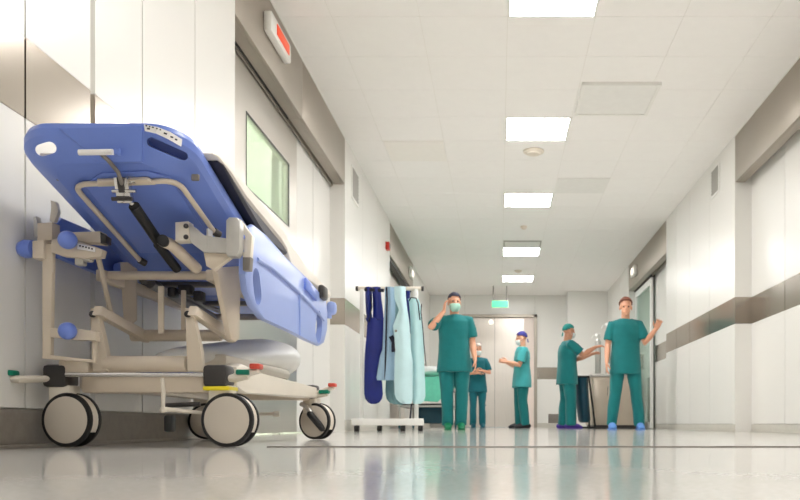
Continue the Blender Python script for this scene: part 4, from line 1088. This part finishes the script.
    sh_o = finish(b, 'tunic', shirt, 0.010, 3, T, 0.013, 8)
    # V neck edge and chest pocket
    b = MB(); b.tube([V((-0.075, -0.03, 1.468)), V((0, -0.118, 1.37)), V((0.075, -0.03, 1.468))], [(0.006, 0.012)]*3, 8, ref=(0,-1,0))
    def place(b, name, m, parent):
        for v in b.bm.verts: v.co = Rz @ (L(v.co)*k)
        o = b.build(name, m); o.parent = parent; 
        return o
    # ---- shoes
    for s in (-1, 1):
        hip, kn, an, fo = fx[s]; b = MB(); c = V((fo.x, fo.y, 0))
        b.tube([c+V((0, 0.085, 0.045)), c+V((0, 0.03, 0.058)), c+V((0, -0.05, 0.052)), c+V((0, -0.12, 0.040)), c+V((0, -0.165, 0.028))], [(0.040, 0.036), (0.054, 0.044), (0.048, 0.050), (0.036, 0.050), (0.022, 0.034)], 16, ref=(0,0,1), round_cap=True)
        b.box(c+V((0, -0.04, 0.009)), (0.094, 0.27, 0.016), None, 0.006)
        for v in b.bm.verts:
            v.co.z = max(v.co.z, 0.001); v.co = Rz @ (v.co*k)
        o = b.build('shoe', shoes); o.parent = T
    # ---- head wear
    def shell(name, m, r, keep, cth, parent, cen=(0, 0.012, 0.035), seg=28):
        b = MB(); b.ball((0,0,0), 1.0, seg=seg)
        dele = [v for v in b.bm.verts if not keep(v.co)]
        bmesh.ops.delete(b.bm, geom=dele, context='VERTS')
        for v in b.bm.verts:
            n = noise.noise(v.co*4)*0.003
            v.co = Rz @ (hp(V(cen)+V((v.co.x*(r[0]+n), v.co.y*(r[1]+n), v.co.z*(r[2]+n))))*k)
        o = b.build(name, m); o.parent = parent
        sd = o.modifiers.new('Solid', 'SOLIDIFY'); sd.thickness = cth; sd.offset = 1
        return o
    if cap:
        cp = shell('surgical_cap', cap, (0.083, 0.102, 0.098), lambda c: c.z > -0.05-0.35*max(0, c.y)+0.30*max(0, -c.y), 0.004, T)
        b = MB(); kn0 = hp((0, 0.112, -0.02)); b.ball(kn0, (0.014, 0.010, 0.010)); b.tube([kn0, kn0+V((0.015, 0.012, -0.06))], [(0.003, 0.010)]*2, 6); b.tube([kn0, kn0+V((-0.018, 0.010, -0.055))], [(0.003, 0.010)]*2, 6)
        for v in b.bm.verts: v.co = Rz @ (v.co*k)
        q = b.build('tie', cap); q.parent = cp
    if hair:
        shell('hair', hair, (0.084, 0.103, 0.098), lambda c: c.z > 0.10-0.85*max(0, c.y)+0.35*max(0, -c.y), 0.010, T)
    if mask:
        mk = shell('face_mask', mask, (0.070, 0.090, 0.076), lambda c: c.y < -0.12 and -0.98 < c.z < 0.52, 0.003, T, cen=(0, -0.022, -0.052))
        b = MB()
        for s in (-1, 1):
            for z in (-0.02, -0.07): b.tube([hp((s*0.068, -0.035, z)), hp((s*0.080, 0.0, z*0.5)), hp((s*0.082, 0.025, -0.01))], 0.0022, 6)
        for v in b.bm.verts: v.co = Rz @ (v.co*k)
        q = b.build('ear_loop', mask); q.parent = mk
    return T

# hanging arm and other arm poses in local coordinates (own right at -X, facing -Y): elbow, wrist, finger dir, palm dir, thumb dir, curl
def hang(s, out=0.06, fwd=0.0): return ((s*(0.215+out*0.5), 0.02, 1.13), (s*(0.225+out), -0.05-fwd, 0.89), (s*0.05, -0.1, -1), (-s, 0, 0), (0, -1, 0), 0.45)
person('person in teal scrubs facing forward with one hand raised to the ear', -0.57, 10.35, 1.755, 0.10,
       {-1: ((-0.30, -0.14, 1.29), (-0.135, -0.09, 1.50), (0.10, 0.10, 1), (1, 0.3, 0), (0.2, 1, 0), 0.5),
         1: hang(1, 0.03, 0.06)},
       head=(0.12, 0.0), cap='capdark', mask='mask', shoes='shoegreen', stout=1.05, feet=0.085)
person('smaller person in teal scrubs and pale cap standing behind with forearms folded in front', -0.41, 15.6, 1.63, 0.15,
       {-1: ((-0.24, -0.04, 1.14), (-0.06, -0.22, 1.12), (0.9, -0.25, 0.05), (0, 0.5, -1), (0, -0.5, 1), 0.4),
         1: ((0.24, -0.04, 1.14), (0.07, -0.24, 1.17), (-0.9, -0.1, 0.05), (0, 0.5, -1), (0, -0.5, 1), 0.4)},
       head=(0.1, 0.12), female=True, shirt='teald', trousers='teald', cap='cappale', mask='maskw', shoes='shoeteal', feet=0.10)
person('person in teal scrubs and blue violet cap seen from the side with forearms held forward', 0.40, 14.5, 1.73, -PI/2+0.12,
       {-1: ((-0.24, -0.05, 1.13), (-0.13, -0.27, 1.21), (0.15, -1, 0.25), (0.8, 0.1, -0.3), (0.2, 0.2, 1), 0.7),
         1: ((0.24, -0.07, 1.13), (0.13, -0.27, 1.19), (-0.15, -1, 0.3), (-0.8, 0.1, -0.3), (-0.2, 0.2, 1), 0.7)},
       head=(0.0, 0.1), shirt='tealp', trousers='teal', cap='capblue', mask='maskw', shoes='shoeblack', feet=0.09, stagger=0.04, stout=1.12)
person('person in teal scrubs and teal cap reaching both arms toward the steel dispensers', 1.10, 13.0, 1.68, PI/2+0.12,
       {-1: ((-0.22, -0.20, 1.22), (-0.15, -0.43, 1.36), (0.1, -1, 0.25), (0.5, 0, -1), (0.9, 0, 0.4), 0.5),
         1: ((0.22, -0.18, 1.18), (0.14, -0.42, 1.26), (-0.1, -1, 0.3), (-0.5, 0, -1), (-0.9, 0, 0.4), 0.5)},
       head=(0.15, 0.0), female=True, stout=1.28, shirt='teal', trousers='teal', cap='capteal', mask='maskw', skin='skind', shoes='shoeviolet', feet=0.10, stagger=0.05, tilt=-0.04)
person('person with brown hair standing wide legged in blue shoe covers near the glass door', 1.69, 10.8, 1.76, 0.0,
       {-1: hang(-1, 0.04, 0.05),
         1: ((0.25, -0.03, 1.15), (0.37, -0.18, 1.32), (0.25, -0.5, 0.8), (-0.3, 0, -0.9), (-0.5, -0.8, 0.2), 0.5)},
       head=(-0.1, 0.1), cap=None, hair='hair', mask=None, skin='skin', shoes='shoeblue', feet=0.185)

# ------------------------------------------------------------------ world, camera, view
w = bpy.data.worlds.new('World'); bpy.context.scene.world = w; w.use_nodes = True
w.node_tree.nodes['Background'].inputs['Color'].default_value = (0.9, 0.95, 1, 1)
w.node_tree.nodes['Background'].inputs['Strength'].default_value = 0.3
cam = bpy.data.cameras.new('camera'); co = bpy.data.objects.new('camera', cam); C.objects.link(co)
co.location = (0, 0, CAMH); co.rotation_euler = (PI/2, 0, 0)
cam.sensor_width = 36.0; cam.lens = 36.0*F/800.0
cam.shift_x = -99.0/800.0; cam.shift_y = 174.0/800.0; cam.clip_start = 0.01
cam.dof.use_dof = True; cam.dof.focus_distance = 2.75; cam.dof.aperture_fstop = 9.0
sc = bpy.context.scene; sc.camera = co
sc.view_settings.view_transform = 'Standard'; sc.view_settings.look = 'None'
sc.view_settings.gamma = 1.0; sc.view_settings.use_curve_mapping = False
sc.view_settings.exposure = 0.52
try:
    sc.cycles.max_bounces = 14; sc.cycles.diffuse_bounces = 8; sc.cycles.glossy_bounces = 6
    sc.cycles.caustics_reflective = True; sc.cycles.sample_clamp_indirect = 6.0
except Exception: pass
